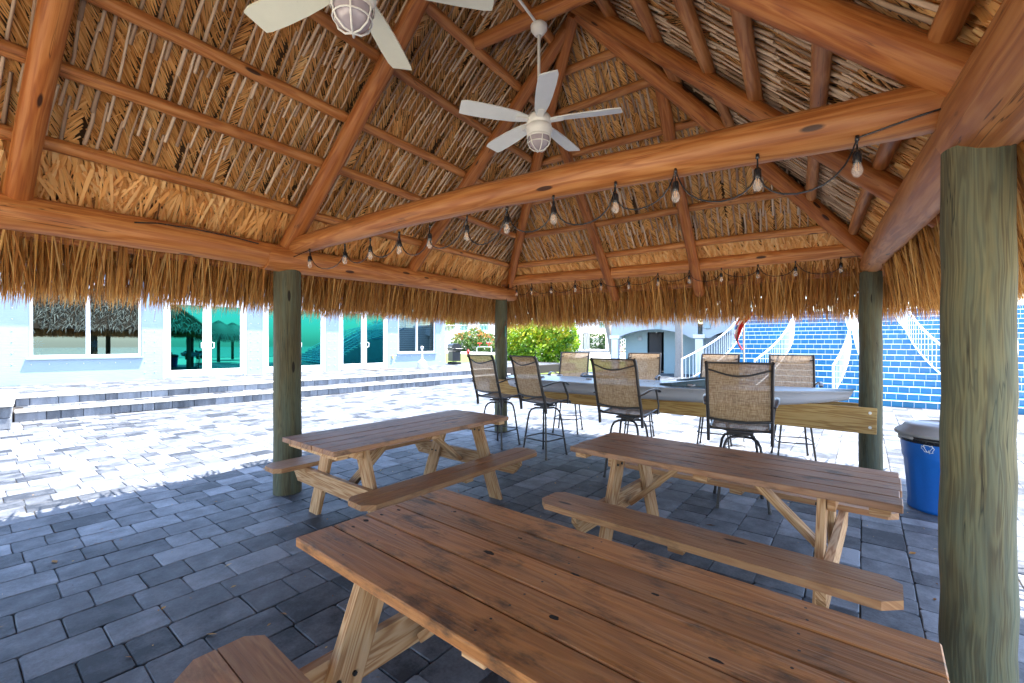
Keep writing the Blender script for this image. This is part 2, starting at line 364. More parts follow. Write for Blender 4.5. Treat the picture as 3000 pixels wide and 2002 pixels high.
# ---------------- ground and paving ----------------
mb = MB(); quad(mb, (-120, -40, -.06), (120, -40, -.06), (120, 250, -.06), (-120, 250, -.06)); tag(mb.build('ground', M['bounce_sand']), kind='structure')  # bare pale ground past the paving, out of view, added for warm bounce light
mb = MB(); quad(mb, (-14.6, -2.4, -.012), (4.4, -2.4, -.012), (4.4, 34, -.012), (-14.6, 34, -.012)); tag(mb.build('paving_bed', M['joint']), kind='structure')
PR = rad(-5); cP, sP = math.cos(PR), math.sin(PR)
def PW(a, b): return (a*cP-b*sP, a*sP+b*cP)   # paving frame -> world (rows run along b)
mb = MB(); a = -16.0; rw = .262
def paver(mb, x0, x1, y0, y1, z, lod, frame=PW):
    g = .0022; x0 += g; x1 -= g; y0 += g; y1 -= g; t = min(1, max(0, R.gauss(.40, .21))); rn = R.random(); z += R.uniform(-.0015, .0015)
    if lod == 0:
        c = .011; j = lambda: R.uniform(-.0028, .0028)
        ym = (y0+y1)/2; xm = (x0+x1)/2
        o = [(x0+c, y0+j()), (xm, y0+j()), (x1-c, y0+j()), (x1+j(), y0+c), (x1+j(), ym), (x1+j(), y1-c), (x1-c, y1+j()), (xm, y1+j()), (x0+c, y1+j()), (x0+j(), y1-c), (x0+j(), ym), (x0+j(), y0+c)]
        i_ = .0045; cx, cy = (x0+x1)/2, (y0+y1)/2
        top = [(cx+(p-cx)*(1-2*i_/(x1-x0)), cy+(q-cy)*(1-2*i_/(y1-y0))) for p, q in o]; n = len(o)
        vs = [V(*frame(p, q), z) for p, q in top]+[V(*frame(p, q), z-.005) for p, q in o]+[V(*frame(p, q), z-.015) for p, q in o]
        fs = [list(range(n))]+[[n+k, n+(k+1) % n, (k+1) % n, k] for k in range(n)]+[[2*n+k, 2*n+(k+1) % n, n+(k+1) % n, n+k] for k in range(n)]
        mb.add(vs, fs, None, t, rn)
    else:
        vs = [V(*frame(p, q), z) for p, q in ((x0, y0), (x1, y0), (x1, y1), (x0, y1))]; mb.add(vs, [[0, 1, 2, 3]], None, t, rn)
k = 0
while a < 9.5:
    b = -11.0+R.random()*.3
    while b < 26:
        L = R.choice([.175, .24, .24, .30, .345]); mx, my = PW(a+rw/2, b+L/2)
        # extents: left of terrace excluded
        edge = -12.45+(my-1.95)*.1566
        dd = -.552*mx+.834*my; side = .834*mx+.552*my
        if mx > edge+.02 and not (mx > -3.2 and my > 13.62) and True:
            if mx < 4.3 and my > -2.3 and my < 23:
                paver(mb, a, a+rw, b, b+L, 0, 0 if -.3 < dd < 9 else 1)
        b += L
    a += rw
tag(mb.build('paving', M['paver']), kind='structure')
# lawn / road / far ground
mb = MB(); quad(mb, (-60, 14.2, .0), (-12.0, 15.4, .0), (-9.0, 21.5, .01), (-13.5, 36, .12)); quad(mb, (-60, 14.2, .0), (-13.5, 36, .12), (-30, 41, .15), (-60, 50, .15)); quad(mb, (-9, 21.5, .01), (-8.4, 23.5, .01), (-12, 36.5, .12), (-13.5, 36, .12))
tag(mb.build('lawn', M['grass']), kind='structure')
mb = MB(); quad(mb, (-13.5, 36, .12), (20, 36, .12), (20, 140, .5), (-120, 140, .5)); quad(mb, (-13.5, 36, .12), (-120, 140, .5), (-120, 60, .3), (-30, 41, .15))
tag(mb.build('road', M['road']), kind='structure')
mb = MB(); quad(mb, (22, -60, -.03), (160, -60, -.03), (160, 120, -.03), (22, 120, -.03)); tag(mb.build('sea_water', M['sea']), kind='structure')

# ---------------- terrace with two long steps ----------------
tdir = V(.155, .988, 0).normalized(); tn = V(tdir.y, -tdir.x, 0)   # tn points to the patio (+x)
def TP(s, n_, z): p = V(-12.4, 1.95, 0)+tdir*s+tn*n_; return V(p.x, p.y, z)
TS0, TS1 = -.18, 13.6
mb = MB(); capm = MB(); topm = MB()
def riser_blocks(z0, z1, noff, s0, s1):
    s = s0
    while s < s1:
        L = min(R.choice([.2, .32, .42]), s1-s)
        t = R.uniform(.5, 1.0)
        c = (TP(s+L/2, noff-.05, 0)); cbox(mb, V(c.x, c.y, (z0+z1)/2), (L-.008, .1, z1-z0), (tdir, -tn, V(0, 0, 1)), .008, tone=t); s += L
riser_blocks(0, .165, 0, TS0, TS1); riser_blocks(.2, .355, -1.0, TS0, TS1)
# cheek wall blocks
for z0, z1 in ((0, .2), (.2, .4)):
    n_ = 1.0
    while n_ > -2.4:
        c = TP(-.34, n_-.2, (z0+z1)/2); cbox(mb, c, (.39, .27, z1-z0-.006), (tn, tdir, V(0, 0, 1)), .01, tone=R.uniform(.5, .9)); n_ -= .4
mb.build('terrace_blocks', M['paver']); tb_ = bpy.data.objects['terrace_blocks']; tag(tb_, kind='structure')
s = TS0
while s < TS1:
    for zz, no in ((.187, .02), (.377, -.98)):
        c = TP(s+.15, no-.15, zz); cbox(capm, c, (.296, .32, .045), (tdir, -tn, V(0, 0, 1)), .01)
    s += .3
c = TP(-.34, -.7, .425); cbox(capm, c, (3.5, .34, .05), (tn, tdir, V(0, 0, 1)), .008)
tag(capm.build('terrace_coping', M['cap']), kind='structure')
def TPf(off, z):
    return lambda a_, b_: tuple((V(-12.4, 1.95, 0)+tdir*b_+tn*a_)[:2])
fr = TPf(0, 0)
s = TS0
while s < TS1:
    L = R.choice([.17, .255, .345])
    for i in range(3): paver(topm, -1.0+i*.23, -1.0+(i+1)*.23, s+(i*.11), s+L+(i*.11), .2, 1, fr)
    s += L
for i in range(19):
    s = -6+R.random()*.3
    while s < 19:
        L = R.choice([.17, .255, .345]); a0 = -1.3-(i+1)*.238; paver(topm, a0, a0+.238, s, s+L, .4, 1, fr); s += L
tag(topm.build('terrace_paving', M['paver']), kind='structure')
mb = MB(); p = [TP(-8, -1.06, 0), TP(TS1, -1.06, 0), TP(20, -1.06, 0), TP(20, -6.5, 0), TP(-8, -6.5, 0)]
prism(mb, [(q.x, q.y) for q in p][::1], -.05, .392); p = [TP(-.2, -.06, 0), TP(TS1-.01, -.06, 0), TP(TS1-.01, -1.05, 0), TP(-.2, -1.05, 0)]; prism(mb, [(q.x, q.y) for q in p], -.05, .19)
tag(mb.build('terrace_base', M['joint']), kind='structure')

# ---------------- white building with glass doors ----------------
WA = V(-16.97, 2.18, 0); wd = V(.171, .985, 0).normalized(); wn = V(wd.y, -wd.x, 0); K = .932
def WP(s, n_, z): p = WA+wd*s+wn*n_; return V(p.x, p.y, z)
def zc(z): return 1.5+(z-1.5)*K
bld = empty('clubhouse', WP(5, 0, .4)); tag(bld, 'long pale blue building with white glass doors behind the two long steps', 'building')
def attach(o, parent):
    o.parent = parent; o.matrix_parent_inverse = Matrix.Translation(-Vector(parent.location)) if parent.rotation_euler.z == 0 else parent.matrix_basis.inverted(); return o
def bb(mb, s0, s1, n0, n1, z0, z1, ch=.006, mi=0, tone=.5): cbox(mb, WP((s0+s1)/2, (n0+n1)/2, (z0+z1)/2), (s1-s0, n1-n0, z1-z0), (wd, -wn, V(0, 0, 1)), ch, mi=mi, tone=tone)
holes = []
win = [(.53, 2.97, 1.07, 3.3), (12.36, 14.56, 1.0, 3.3)]; doors = [(3.51, 5.97), (6.51, 8.92), (9.47, 11.82)]
H = [(a*K, b*K, zc(c), 3.2) for a, b, c, d in win]+[(a*K, b*K, .4, 2.95) for a, b in doors]
H.sort(); S0, S1, ZT = -7.0, 15.18*K, 3.9
mb = MB(); xs = [S0]+[q for h in H for q in h[:2]]+[S1]
for i in range(0, len(xs), 2):
    s0, s1 = xs[i], xs[i+1]; quad(mb, WP(s0, 0, .38), WP(s1, 0, .38), WP(s1, 0, ZT), WP(s0, 0, ZT))
for s0, s1, z0, z1 in H:
    if z0 > .5: quad(mb, WP(s0, 0, .38), WP(s1, 0, .38), WP(s1, 0, z0), WP(s0, 0, z0))
    quad(mb, WP(s0, 0, z1), WP(s1, 0, z1), WP(s1, 0, ZT), WP(s0, 0, ZT))
    for A, B in (((s0, z0), (s0, z1)), ((s1, z1), (s1, z0)), ((s0, z1), (s1, z1)), ((s1, z0), (s0, z0))):
        quad(mb, WP(A[0], 0, A[1]), WP(A[0], -.18, A[1]), WP(B[0], -.18, B[1]), WP(B[0], 0, B[1]))
quad(mb, WP(S1, 0, .38), WP(S1, -8, .38), WP(S1, -8, ZT), WP(S1, 0, ZT)); quad(mb, WP(S0, -8, .38), WP(S0, 0, .38), WP(S0, 0, ZT), WP(S0, -8, ZT)); quad(mb, WP(S0, -8, .38), WP(S1, -8, .38), WP(S1, -8, ZT), WP(S0, -8, ZT))
attach(mb.build('wall', M['wallw']), bld)
mb = MB(); prism(mb, [(q.x, q.y) for q in (WP(S0-.3, .35, 0), WP(S1+.3, .35, 0), WP(S1+.3, -8.3, 0), WP(S0-.3, -8.3, 0))], ZT, ZT+.25); attach(mb.build('roof', M['white']), bld)
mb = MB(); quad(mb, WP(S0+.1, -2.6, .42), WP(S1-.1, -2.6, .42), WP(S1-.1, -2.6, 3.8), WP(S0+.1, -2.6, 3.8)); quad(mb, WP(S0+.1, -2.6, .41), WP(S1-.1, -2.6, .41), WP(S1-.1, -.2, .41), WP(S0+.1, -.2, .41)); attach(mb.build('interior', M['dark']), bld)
mb = MB()
pts = [(.2, .95+.29*i) for i in range(6)]+[(.2+.33*i, .93) for i in range(1, 9)]
for a_, b_ in ((3.05*K, 3.3*K), (6.1*K, 6.35*K), (9.05*K, 9.3*K), (11.98*K, 12.2*K)):
    pts += [(q, .62+.31*i) for q in (a_, b_) for i in range(7)]
pts += [(12.4*K+.33*i, .9) for i in range(7)]+[(14.85*K, .6+.35*i) for i in range(7)]
lathe(mb, [(.018, 0), (.012, .011), (0, .012)], 8); st0 = mb.build('panel_stud', M['steel'], bld)
SQ = Matrix((( wd.x, 0, wn.x), (wd.y, 0, wn.y), (0, 1, 0))).to_euler()
for i, (s_, z_) in enumerate(pts):
    o = st0 if i == 0 else st0.copy()
    if i: col.objects.link(o)
    o.parent = bld; o.location = WP(s_, 0, z_)-bld.location; o.rotation_euler = SQ
def winunit(s0, s1, z0, z1, gm, blinds=False):
    f = MB(); fw_ = .07; n0, n1 = -.10, -.03
    bb(f, s0+.005, s1-.005, n0, n1, z0+.005, z0+fw_); bb(f, s0+.005, s1-.005, n0, n1, z1-fw_, z1-.005); bb(f, s0+.005, s0+fw_, n0, n1, z0+fw_, z1-fw_); bb(f, s1-fw_, s1-.005, n0, n1, z0+fw_, z1-fw_)
    mid = (s0+s1)/2-.02; bb(f, mid-.045, mid+.045, n0, n1+.01, z0+fw_, z1-fw_)
    fo = attach(f.build('window', M['white']), bld)
    for a_, b_ in ((s0+fw_, mid-.045), (mid+.045, s1-fw_)):
        p = MB(); quad(p, WP(a_, -.07, z0+fw_), WP(b_, -.07, z0+fw_), WP(b_, -.07, z1-fw_), WP(a_, -.07, z1-fw_)); po = p.build('pane', gm); po.parent = fo
    s_ = MB(); bb(s_, s0-.06, s1+.04, .003, .06, z0-.05, z0+.0); so_ = s_.build('sill', M['wallw']); so_.parent = fo
    if blinds:
        b = MB()
        z = z0+.1
        while z < z1: bb(b, s0+.1, s1-.1, -.16, -.13, z, z+.05, .002); z += .085
        bo = b.build('blind', M['white']); bo.parent = fo
winunit(*H[0], M['clearp']); winunit(*H[-1], M['clearp'], True)
def doorunit(s0, s1):
    z0, z1 = .4, 2.95; f = MB(); n0, n1 = -.12, -.01
    bb(f, s0+.004, s0+.07, n0, n1, z0, z1); bb(f, s1-.07, s1-.004, n0, n1, z0, z1); bb(f, s0+.07, s1-.07, n0, n1, z1-.1, z1-.004); fo = attach(f.build('door_frame', M['white']), bld)
    mid = (s0+s1)/2
    for a_, b_, sg in ((s0+.075, mid-.004, 1), (mid+.004, s1-.075, -1)):
        d = MB(); st = .12; n2, n3 = -.09, -.035
        bb(d, a_, a_+st, n2, n3, z0+.02, z1-.11); bb(d, b_-st, b_, n2, n3, z0+.02, z1-.11); bb(d, a_+st, b_-st, n2, n3, z0+.02, z0+.24); bb(d, a_+st, b_-st, n2, n3, z1-.25, z1-.11)
        do = attach(d.build('door', M['white']), bld)
        p = MB(); quad(p, WP(a_+st, -.06, z0+.24), WP(b_-st, -.06, z0+.24), WP(b_-st, -.06, z1-.25), WP(a_+st, -.06, z1-.25)); p.build('pane', M['teal']).parent = do
        h = MB(); hs = b_-.06 if sg > 0 else a_+.06
        e = hs-sg*.0; o_ = -sg*.11
        tube(h, [WP(hs, -.03, 1.52), WP(hs, .03, 1.52), WP(hs+o_*.3, .05, 1.52), WP(hs+o_, .05, 1.50), WP(hs+o_, .05, 1.34), WP(hs+o_*.3, .05, 1.32), WP(hs, .03, 1.32), WP(hs, -.03, 1.32)], .012, 8); h.build('handle', M['white']).parent = do
        hg = a_-.01 if sg > 0 else b_+.01
        for zz in (.75, 1.4, 2.0, 2.6):
            g_ = MB(); tube(g_, [WP(hg, .0, zz-.06), WP(hg, .0, zz+.06)], .012, 8); g_.build('hinge', M['steel']).parent = do
for h in H[1:-1]: doorunit(h[0], h[1])
mb = MB(); bb(mb, 12.05*K-.035, 12.05*K+.05, 0.003, .05, zc(.84)-.07, zc(.84)+.06); attach(mb.build('outlet_cover', M['yel']), bld)
for i, (s_, lb) in enumerate(((.66, 'blue pinwheel in a pot behind the left pane of the big window'), (1.76, 'blue pinwheel in a pot behind the right pane of the big window'))):
    t = empty('pinwheel', WP(s_, -.15, zc(1.07)+.07)); tag(t, lb, 'pinwheel', 'pinwheels on the window sill')
    m1 = MB(); lathe(m1, [(0, 0), (.035, 0), (.05, .08), (0, .08)], 12); m1.build('pot', M['pot'], t)
    m2 = MB(); tube(m2, [(0, 0, .05), (0, 0, .3)], .004, 6); m2.build('stick', M['white'], t)
    m3 = MB()
    for q in range(8):
        an = q*math.pi/4; d = wd*math.cos(an)+V(0, 0, 1)*math.sin(an); e = wd*math.cos(an+.5)+V(0, 0, 1)*math.sin(an+.5); o_ = V(0, 0, .3)
        m3.add([o_+wn*.01, o_+d*.13, o_+e*.08+wn*.03], [[0, 1, 2]])
    m3.build('petals', M['pin'], t)
# mat, ash receptacle, grill
mb = MB(); bb(mb, 10.4*K, 11.6*K, .25, 1.0, .403, .418, .004); tag(mb.build('door_mat', M['mat']), 'dark doormat lying in front of the glass doors nearest the ash receptacle', 'mat')
t = empty('ash_receptacle', (-13.75, 13.75, .4)); tag(t, 'pale plastic ash receptacle with round base and tall neck by the building', 'ash receptacle')
mb = MB(); lathe(mb, [(0, 0), (.2, 0), (.205, .03), (.2, .24), (.19, .27), (.17, .3), (.1, .36), (.06, .39), (0, .39)], 24); mb.build('base', M['ashp'], t)
mb = MB(); lathe(mb, [(.055, .37), (.042, .5), (.04, .78), (.05, .83), (.03, .87)], 16)
ring = [(math.cos(q*math.pi/8)*.05*.834, math.cos(q*math.pi/8)*.05*.552, .89+math.sin(q*math.pi/8)*.05) for q in range(17)]; tube(mb, ring, .025, 10, False); mb.build('neck', M['ashp'], t)
t = empty('gas_grill', (-15.0, 17.3, .4), rad(-25)); tag(t, 'black covered gas grill on a cart beside the end of the building', 'grill')
mb = MB(); cbox(mb, (0, 0, .42), (.62, .45, .5), ch=.02); mb.build('cabinet', M['black'], t)
mb = MB(); cbox(mb, (-.15, 0, .09), (.04, .04, .1)); mb.build('caster', M['rubber'], t)
for sx_ in (-.25, .25):
    mb = MB(); tube(mb, [(sx_, .24, .07), (sx_, -.24, .07)], .06, 12); mb.build('wheel', M['rubber'], t)
mb = MB(); cbox(mb, (0, 0, .75), (.66, .5, .13), ch=.02); mb.build('firebox', M['black'], t)
mb = MB(); prof = [(-.26, .815), (-.25, .98), (-.15, 1.06), (.1, 1.07), (.24, .96), (.26, .815)]; prism(mb, prof[::-1], -.32, .32, Matrix(((0, 0, 1, 0), (1, 0, 0, 0), (0, 1, 0, 0), (0, 0, 0, 1)))); lo = mb.build('lid', M['black'], t)
mb = MB(); tube(mb, [(-.25, -.27, .88), (-.25, -.32, .88), (.25, -.32, .88), (.25, -.27, .88)], .012, 8); mb.build('handle', M['steel']).parent = lo
for sx in (-1, 1):
    mb = MB(); cbox(mb, (sx*.48, 0, .8), (.3, .42, .04), ch=.01); mb.build('side_shelf', M['black'], t)

# ---------------- pavilion ----------------
pav = empty('thatched_pavilion', (-1.8, 2.5, 0)); tag(pav, 'open thatched pavilion of orange logs on round greenish posts', 'pavilion')
def pa(o): return attach(o, pav)
POSTS = [(-4.35, 2.47, .128, 2.24), (-4.33, 6.2, .107, 2.24), (.62, 6.4, .106, 2.26), (.575, 2.5, .107, 2.24), (-4.3, -1.3, .12, 2.24), (.6, -1.3, .12, 2.26)]
for x, y, r, h in POSTS:
    mb = MB(); n = 14; tube(mb, [(x+R.uniform(-.004, .004), y, -.02+(h+.06)*i/n) for i in range(n+1)], [r*(1.03-.05*i/n) for i in range(n+1)], 28, rough=.025); pa(mb.build('post', M['post']))
def log(name, a, b, ra, rb, mat='log', n=14, bow=.0, rough=.09, parent=None):
    a = Vector(a); b = Vector(b); mb = MB(); s1, s2 = R.uniform(0, 9), R.uniform(0, 9); L = (b-a).length
    ax, ay, az = basis(b-a); pts = []; rs = []
    for i in range(n+1):
        t = i/n; wv = .012*math.sin(t*L*1.3+s1)+bow*math.sin(math.pi*t); wu = .012*math.sin(t*L*1.1+s2)
        pts.append(a.lerp(b, t)+ay*wu+az*wv*-1); r = ra+(rb-ra)*t
        if i in (0, n): r *= .93
        rs.append(r*(1+.03*math.sin(t*7+s2)))
    tube(mb, pts, rs, 20, rough=rough); o = mb.build(name, M[mat]); return pa(o)
# plates
log('plate_beam', (-4.31, -1.6, 2.35), (-4.30, 2.42, 2.34), .115, .12, n=20); log('plate_beam', (-4.29, 2.2, 2.325), (-4.27, 6.45, 2.345), .125, .108, n=20)
log('plate_beam', (.585, 2.40, 2.385), (.62, 6.6, 2.38), .13, .105, n=20); log('plate_beam', (.60, -1.6, 2.44), (.60, 2.60, 2.385), .13, .15, n=20)
log('plate_beam', (-4.5, 6.3, 2.55), (.72, 6.34, 2.55), .085, .09, n=20); log('plate_beam', (-4.5, -1.35, 2.55), (.8, -1.35, 2.55), .09, .09)
log('tie_beam', (-4.32, 2.47, 2.46), (.55, 2.5, 2.485), .088, .1, n=24, bow=-.045)
SL = .92; APX = V(-1.83, 3.87, 0); RY0 = 1.15
ZX = lambda x: 2.47+SL*(x+4.25)   # rafter centre plane, left slope (mirrored on the right about x=-1.83)
XR = .60; ZR = lambda x: 2.47+SL*(XR-x); ZB = lambda y: 2.47+SL*(6.3-y)
zA = ZX(-1.83)-.02
for y0, y1, r0, r1 in ((.62, .66, .070, .062), (2.42, 2.44, .082, .066), (4.1, 3.92, .074, .066), (-1.0, -.6, .08, .07)):
    xt = -1.86 if y0 > -.5 else -3.4
    log('rafter', (-4.42, y0, ZX(-4.42)), (xt, y1, ZX(xt)), r0, r1, 'log2', n=16)
for y0, y1, r0, r1 in ((3.98, 3.82, .078, .072), (2.42, 2.40, .095, .085), (.62, .66, .095, .09)):
    log('rafter', (.76, y0, ZR(.76)), (-1.8, y1, ZR(-1.8)), r0, r1, 'log2', n=16)
for x, yt in ((-2.43, 4.5), (-1.22, 4.5)):
    log('rafter', (x-.02, 6.62, ZB(6.62)+.02), (x+.02, yt, ZB(yt)), .068, .062, 'log2')
for (x, y), r in zip(((-4.42, 6.5), (.78, 6.48)), (.07, .085)):
    log('hip_rafter', (x, y, 2.47-.14), (-1.86 if x < -2 else -1.8, 3.86, zA-.03), r, r*.9, 'log2', n=18)
for x in (-4.42, .78): log('hip_rafter', (x, -1.55, 2.33), (-1.83, 1.15, zA), .085, .075, 'log2', n=18)
log('ridge_pole', (-1.83, 3.98, zA+.06), (-1.83, 1.05, zA+.06), .075, .075, 'log2')
log('collar_log', (-2.5, 3.16, 4.2), (-1.12, 3.13, 4.17), .062, .06, 'log2', n=8); log('collar_log', (-2.52, 1.36, 4.2), (-1.12, 1.36, 4.19), .06, .06, 'log2', n=8)
# purlins : (plane 2.60 + SL*d)
PZ = .10
lp = [-4.04, -3.65, -3.30, -2.89, -2.5, -2.12]; rp = [.44, .065, -.31, -.65, -1.06, -1.45]; bp_ = [6.08, 5.69, 5.32, 4.95, 4.56, 4.28]
def hipy(x): return 6.3-(x+4.25) if x < -1.83 else 6.3-(.60-x)
def hipy0(x): return -1.35+(x+4.25) if x < -1.83 else -1.35+(.6-x)
for x in lp: log('purlin', (x, hipy0(x)-.05, ZX(x)+PZ), (x, hipy(x)+.02, ZX(x)+PZ), .046, .042, n=22, rough=.12)
for x in rp: log('purlin', (x, hipy0(x)-.05, ZR(x)+PZ), (x, hipy(x)+.05, ZR(x)+PZ), .054, .048, n=22, rough=.12)
for y in bp_:
    d = 6.3-y; log('purlin', (-4.25+d+.02, y, ZB(y)+PZ), (.60-d, y, ZB(y)+PZ), .043, .045, n=20, rough=.12)
log('purlin', (-4.6, 6.62, 2.33), (.85, 6.62, 2.33), .04, .042, n=20); log('purlin', (-4.62, -1.5, 2.27), (-4.62, 6.6, 2.27), .04, .04, n=20)
log('purlin', (.95, -1.5, 2.27), (.95, 6.6, 2.27), .04, .04, n=20)

# ---- thatch ----
LN = math.hypot(1, SL)
class Slope:
    """o: plate corner, a: eave direction, u: horizontal upslope dir, a-range as function of run d"""
    def __init__(s, o, a, u, amin, amax): s.o = Vector(o); s.a = Vector(a); s.u = Vector(u); s.amin = amin; s.amax = amax; s.up = (s.u+V(0, 0, SL)).normalized(); s.nrm = s.up.cross(s.a).normalized(); s.nrm = s.nrm if s.nrm.z < 0 else -s.nrm
    def P(s, a, d, off=0): # d horizontal run inwards, off: distance inwards (below)
        return s.o+s.a*a+s.u*d+V(0, 0, SL*d)+s.nrm*off
TZ = 2.47+PZ+.085
S_left = Slope((-4.25, -1.35, TZ), (0, 1, 0), (1, 0, 0), lambda d: d, lambda d: 7.65-d)
S_right = Slope((.60, -1.35, TZ), (0, 1, 0), (-1, 0, 0), lambda d: d, lambda d: 7.65-d)
S_back = Slope((-4.25, 6.3, TZ), (1, 0, 0), (0, -1, 0), lambda d: d, lambda d: 4.85-d)
S_front = Slope((-4.25, -1.35, TZ), (1, 0, 0), (0, 1, 0), lambda d: d, lambda d: 4.85-d)
DM = 2.425; DE = -.72
def blade(mb, p, d, L, w, side, nrm, tone, segs=2, curl=0.0, droop=0.0, tip=.15):
    """leaf strip from p along d"""
    vs = []; uv = []; q = Vector(p); dd = Vector(d).normalized(); u0 = R.random()*20; v0 = R.random()*20
    for i in range(segs+1):
        t = i/segs; ww = w*(1-t*(1-tip)) if t > .3 else w*(.7+t)
        sd = side*ww*.5
        vs += [q-sd, q+sd]; uv += [(u0+t*L, v0), (u0+t*L, v0+ww)]
        q = q+dd*(L/segs); dd = (dd+nrm*curl/segs+V(0, 0, -1)*droop/segs).normalized()
    fs = [[2*i, 2*i+1, 2*i+3, 2*i+2] for i in range(segs)]
    mb.add(vs, fs, [[uv[j] for j in f] for f in fs], tone, None, 0)
skin = MB(); leaf = MB(); stem = MB(); frg = MB(); top_ = MB(); low = MB()
vis = {id(S_left): 1, id(S_right): 1, id(S_back): 1, id(S_front): .15}
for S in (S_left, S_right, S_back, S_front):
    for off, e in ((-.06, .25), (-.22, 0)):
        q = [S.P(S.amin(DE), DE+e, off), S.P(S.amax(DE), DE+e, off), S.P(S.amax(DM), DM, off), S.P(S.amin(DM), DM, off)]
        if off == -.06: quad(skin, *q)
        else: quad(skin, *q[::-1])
    dens = vis[id(S)]
    nrm = S.nrm; U = S.up
    # combed strips of leaflets between stems
    SWD = .08 if dens == 1 else .16
    bands = [(-.02, .40), (.36, .80), (.74, 1.18), (1.12, 1.56), (1.50, 1.96), (1.9, 2.42)]
    for bi, (d0, d1) in enumerate(bands):
        k = -3; sh = R.random()*.08
        while k*SWD < S.amax(0)+.1:
            a0 = k*SWD+sh+R.gauss(0, .009); k += 1
            if a0 < S.amin(d0)-.1 or a0 > S.amax(d0)+.1: continue
            sg = 1 if R.random() < (.86 if S is S_left else .6) else -1
            if S is S_right: sg = -sg
            an0 = rad(R.gauss(34, 4)); slant = R.gauss(0, .02); tb = R.gauss(.56, .07)
            d = d0
            stp = .0095 if dens == 1 else .03
            while d < d1:
                d += stp*R.uniform(.7, 1.3)
                a = a0+SWD*.5+slant*(d-d0)
                if a < S.amin(d)-.06 or a > S.amax(d)+.06: continue
                an = (an0+R.gauss(0, .07))*sg
                if R.random() < .03: an *= R.uniform(-1, .6)
                dr = (-U*math.cos(an)+S.a*math.sin(an)); side = dr.cross(nrm).normalized(); side = (side+nrm*(R.gauss(.24, .17))*sg).normalized()
                tone = min(1, max(0, tb+R.gauss(0, .12)+.12*noise.noise(V(a*1.3, d*1.3, 3.3))))
                L = SWD*R.uniform(1.5, 2.2)/max(.5, abs(math.sin(an0))*1.8)
                if R.random() < .04: tone *= .35
                blade(leaf, S.P(a, d, R.uniform(-.022, -.006))-dr*L*.5, dr, L, R.uniform(.010, .018) if dens == 1 else .03, side, nrm, tone, 1, 0, 0, .45)
            if R.random() < .07: continue
            e0 = d0+R.uniform(-.03, .03); e1 = d1+R.uniform(-.02, .07); lim = max(0, min(a0-S.amin(0), S.amax(0)-a0))+.1
            e1 = min(e1, lim)
            if e1-e0 < .08 or bi == 0 and e1 < .2: continue
            if bi == 0: e0 = R.uniform(.12, .22)
            t = R.uniform(.1, .9); r = R.uniform(.0075, .0125); bow = R.gauss(0, .007)
            tube(stem, [S.P(a0, e0, .012), S.P(a0+slant*.5*(e1-e0)+bow, (e0+e1)/2, .014+R.uniform(-.006, .01)), S.P(a0+slant*(e1-e0), e1, .004)], [r*1.1, r, r*.8], 5, False, tone=t)
    # lower zone: fan-shaped clumps under the first purlin
    if dens == 1:
        for row, (dd0, Lm, o_) in enumerate(((.185, .40, .0), (.06, .48, .012), (-.1, .5, .0))):
            a = S.amin(dd0)-.3
            while a < S.amax(dd0)+.3:
                a += R.uniform(.07, .11); lean = R.gauss(.12, .2); n_ = 9
                for q in range(n_):
                    f = (q/(n_-1)-.5); an = lean+f*R.uniform(.5, .9)
                    dr = (-U*math.cos(an)+S.a*math.sin(an)).normalized()
                    side = (dr.cross(nrm).normalized()+nrm*R.uniform(-.9, .9)).normalized()
                    L = Lm*R.uniform(.7, 1.1)
                    tone = min(1, max(0, R.gauss(.68 if row < 2 else .5, .14)))
                    blade(low, S.P(a+f*.04, dd0+R.uniform(-.02, .03), o_+R.uniform(-.01, .02)), dr, L, R.uniform(.018, .034), side, nrm, tone, 3, R.uniform(-.06, .12), .12, .3)
    # fringe
    ln = S.amax(DE)-S.amin(DE); nfr = int(ln*(980 if dens == 1 else 120))
    for q in range(nfr):
        d = DE+abs(R.gauss(0, .3)); d = min(d, -.02); a = R.uniform(S.amin(d)-.05, S.amax(d)+.05)
        p = S.P(a, d, R.uniform(-.14, .03)); outw = -S.u
        tipz = 1.835+R.gauss(0, .035)+.05*noise.noise(V(a*2.2, S.o.x, S.o.y))
        if S is S_back: tipz -= .05
        L = max(.2, (p.z-tipz)*R.uniform(.95, 1.06)*1.03)
        dr = (V(0, 0, -1)+outw*R.uniform(.08, .5)+S.a*R.gauss(0, .11)).normalized()
        th = R.uniform(0, math.pi); side = (S.a*math.cos(th)+outw*math.sin(th)); side = (side-dr*side.dot(dr)).normalized()
        tone = min(1, max(0, R.gauss(.45, .23)))
        blade(frg, p, dr, L, R.uniform(.012, .026), side, outw, tone, 3, 0, .35, .05)
    # outer shag
    no = int(ln*330)
    for q in range(no):
        d = R.uniform(DE, DM); a = R.uniform(S.amin(DE), S.amax(DE))
        if a < S.amin(d) or a > S.amax(d): continue
        p = S.P(a, d, -.2-R.uniform(0, .06)); an = R.gauss(0, .35); dr = (-U*math.cos(an)+S.a*math.sin(an)-nrm*R.uniform(.05, .35)).normalized()
        side = (dr.cross(nrm).normalized()+nrm*R.uniform(-.6, .6)).normalized()
        blade(top_, p, dr, R.uniform(.3, .5), R.uniform(.03, .06), side, nrm, R.uniform(.1, .9), 2, 0, .3, .1)
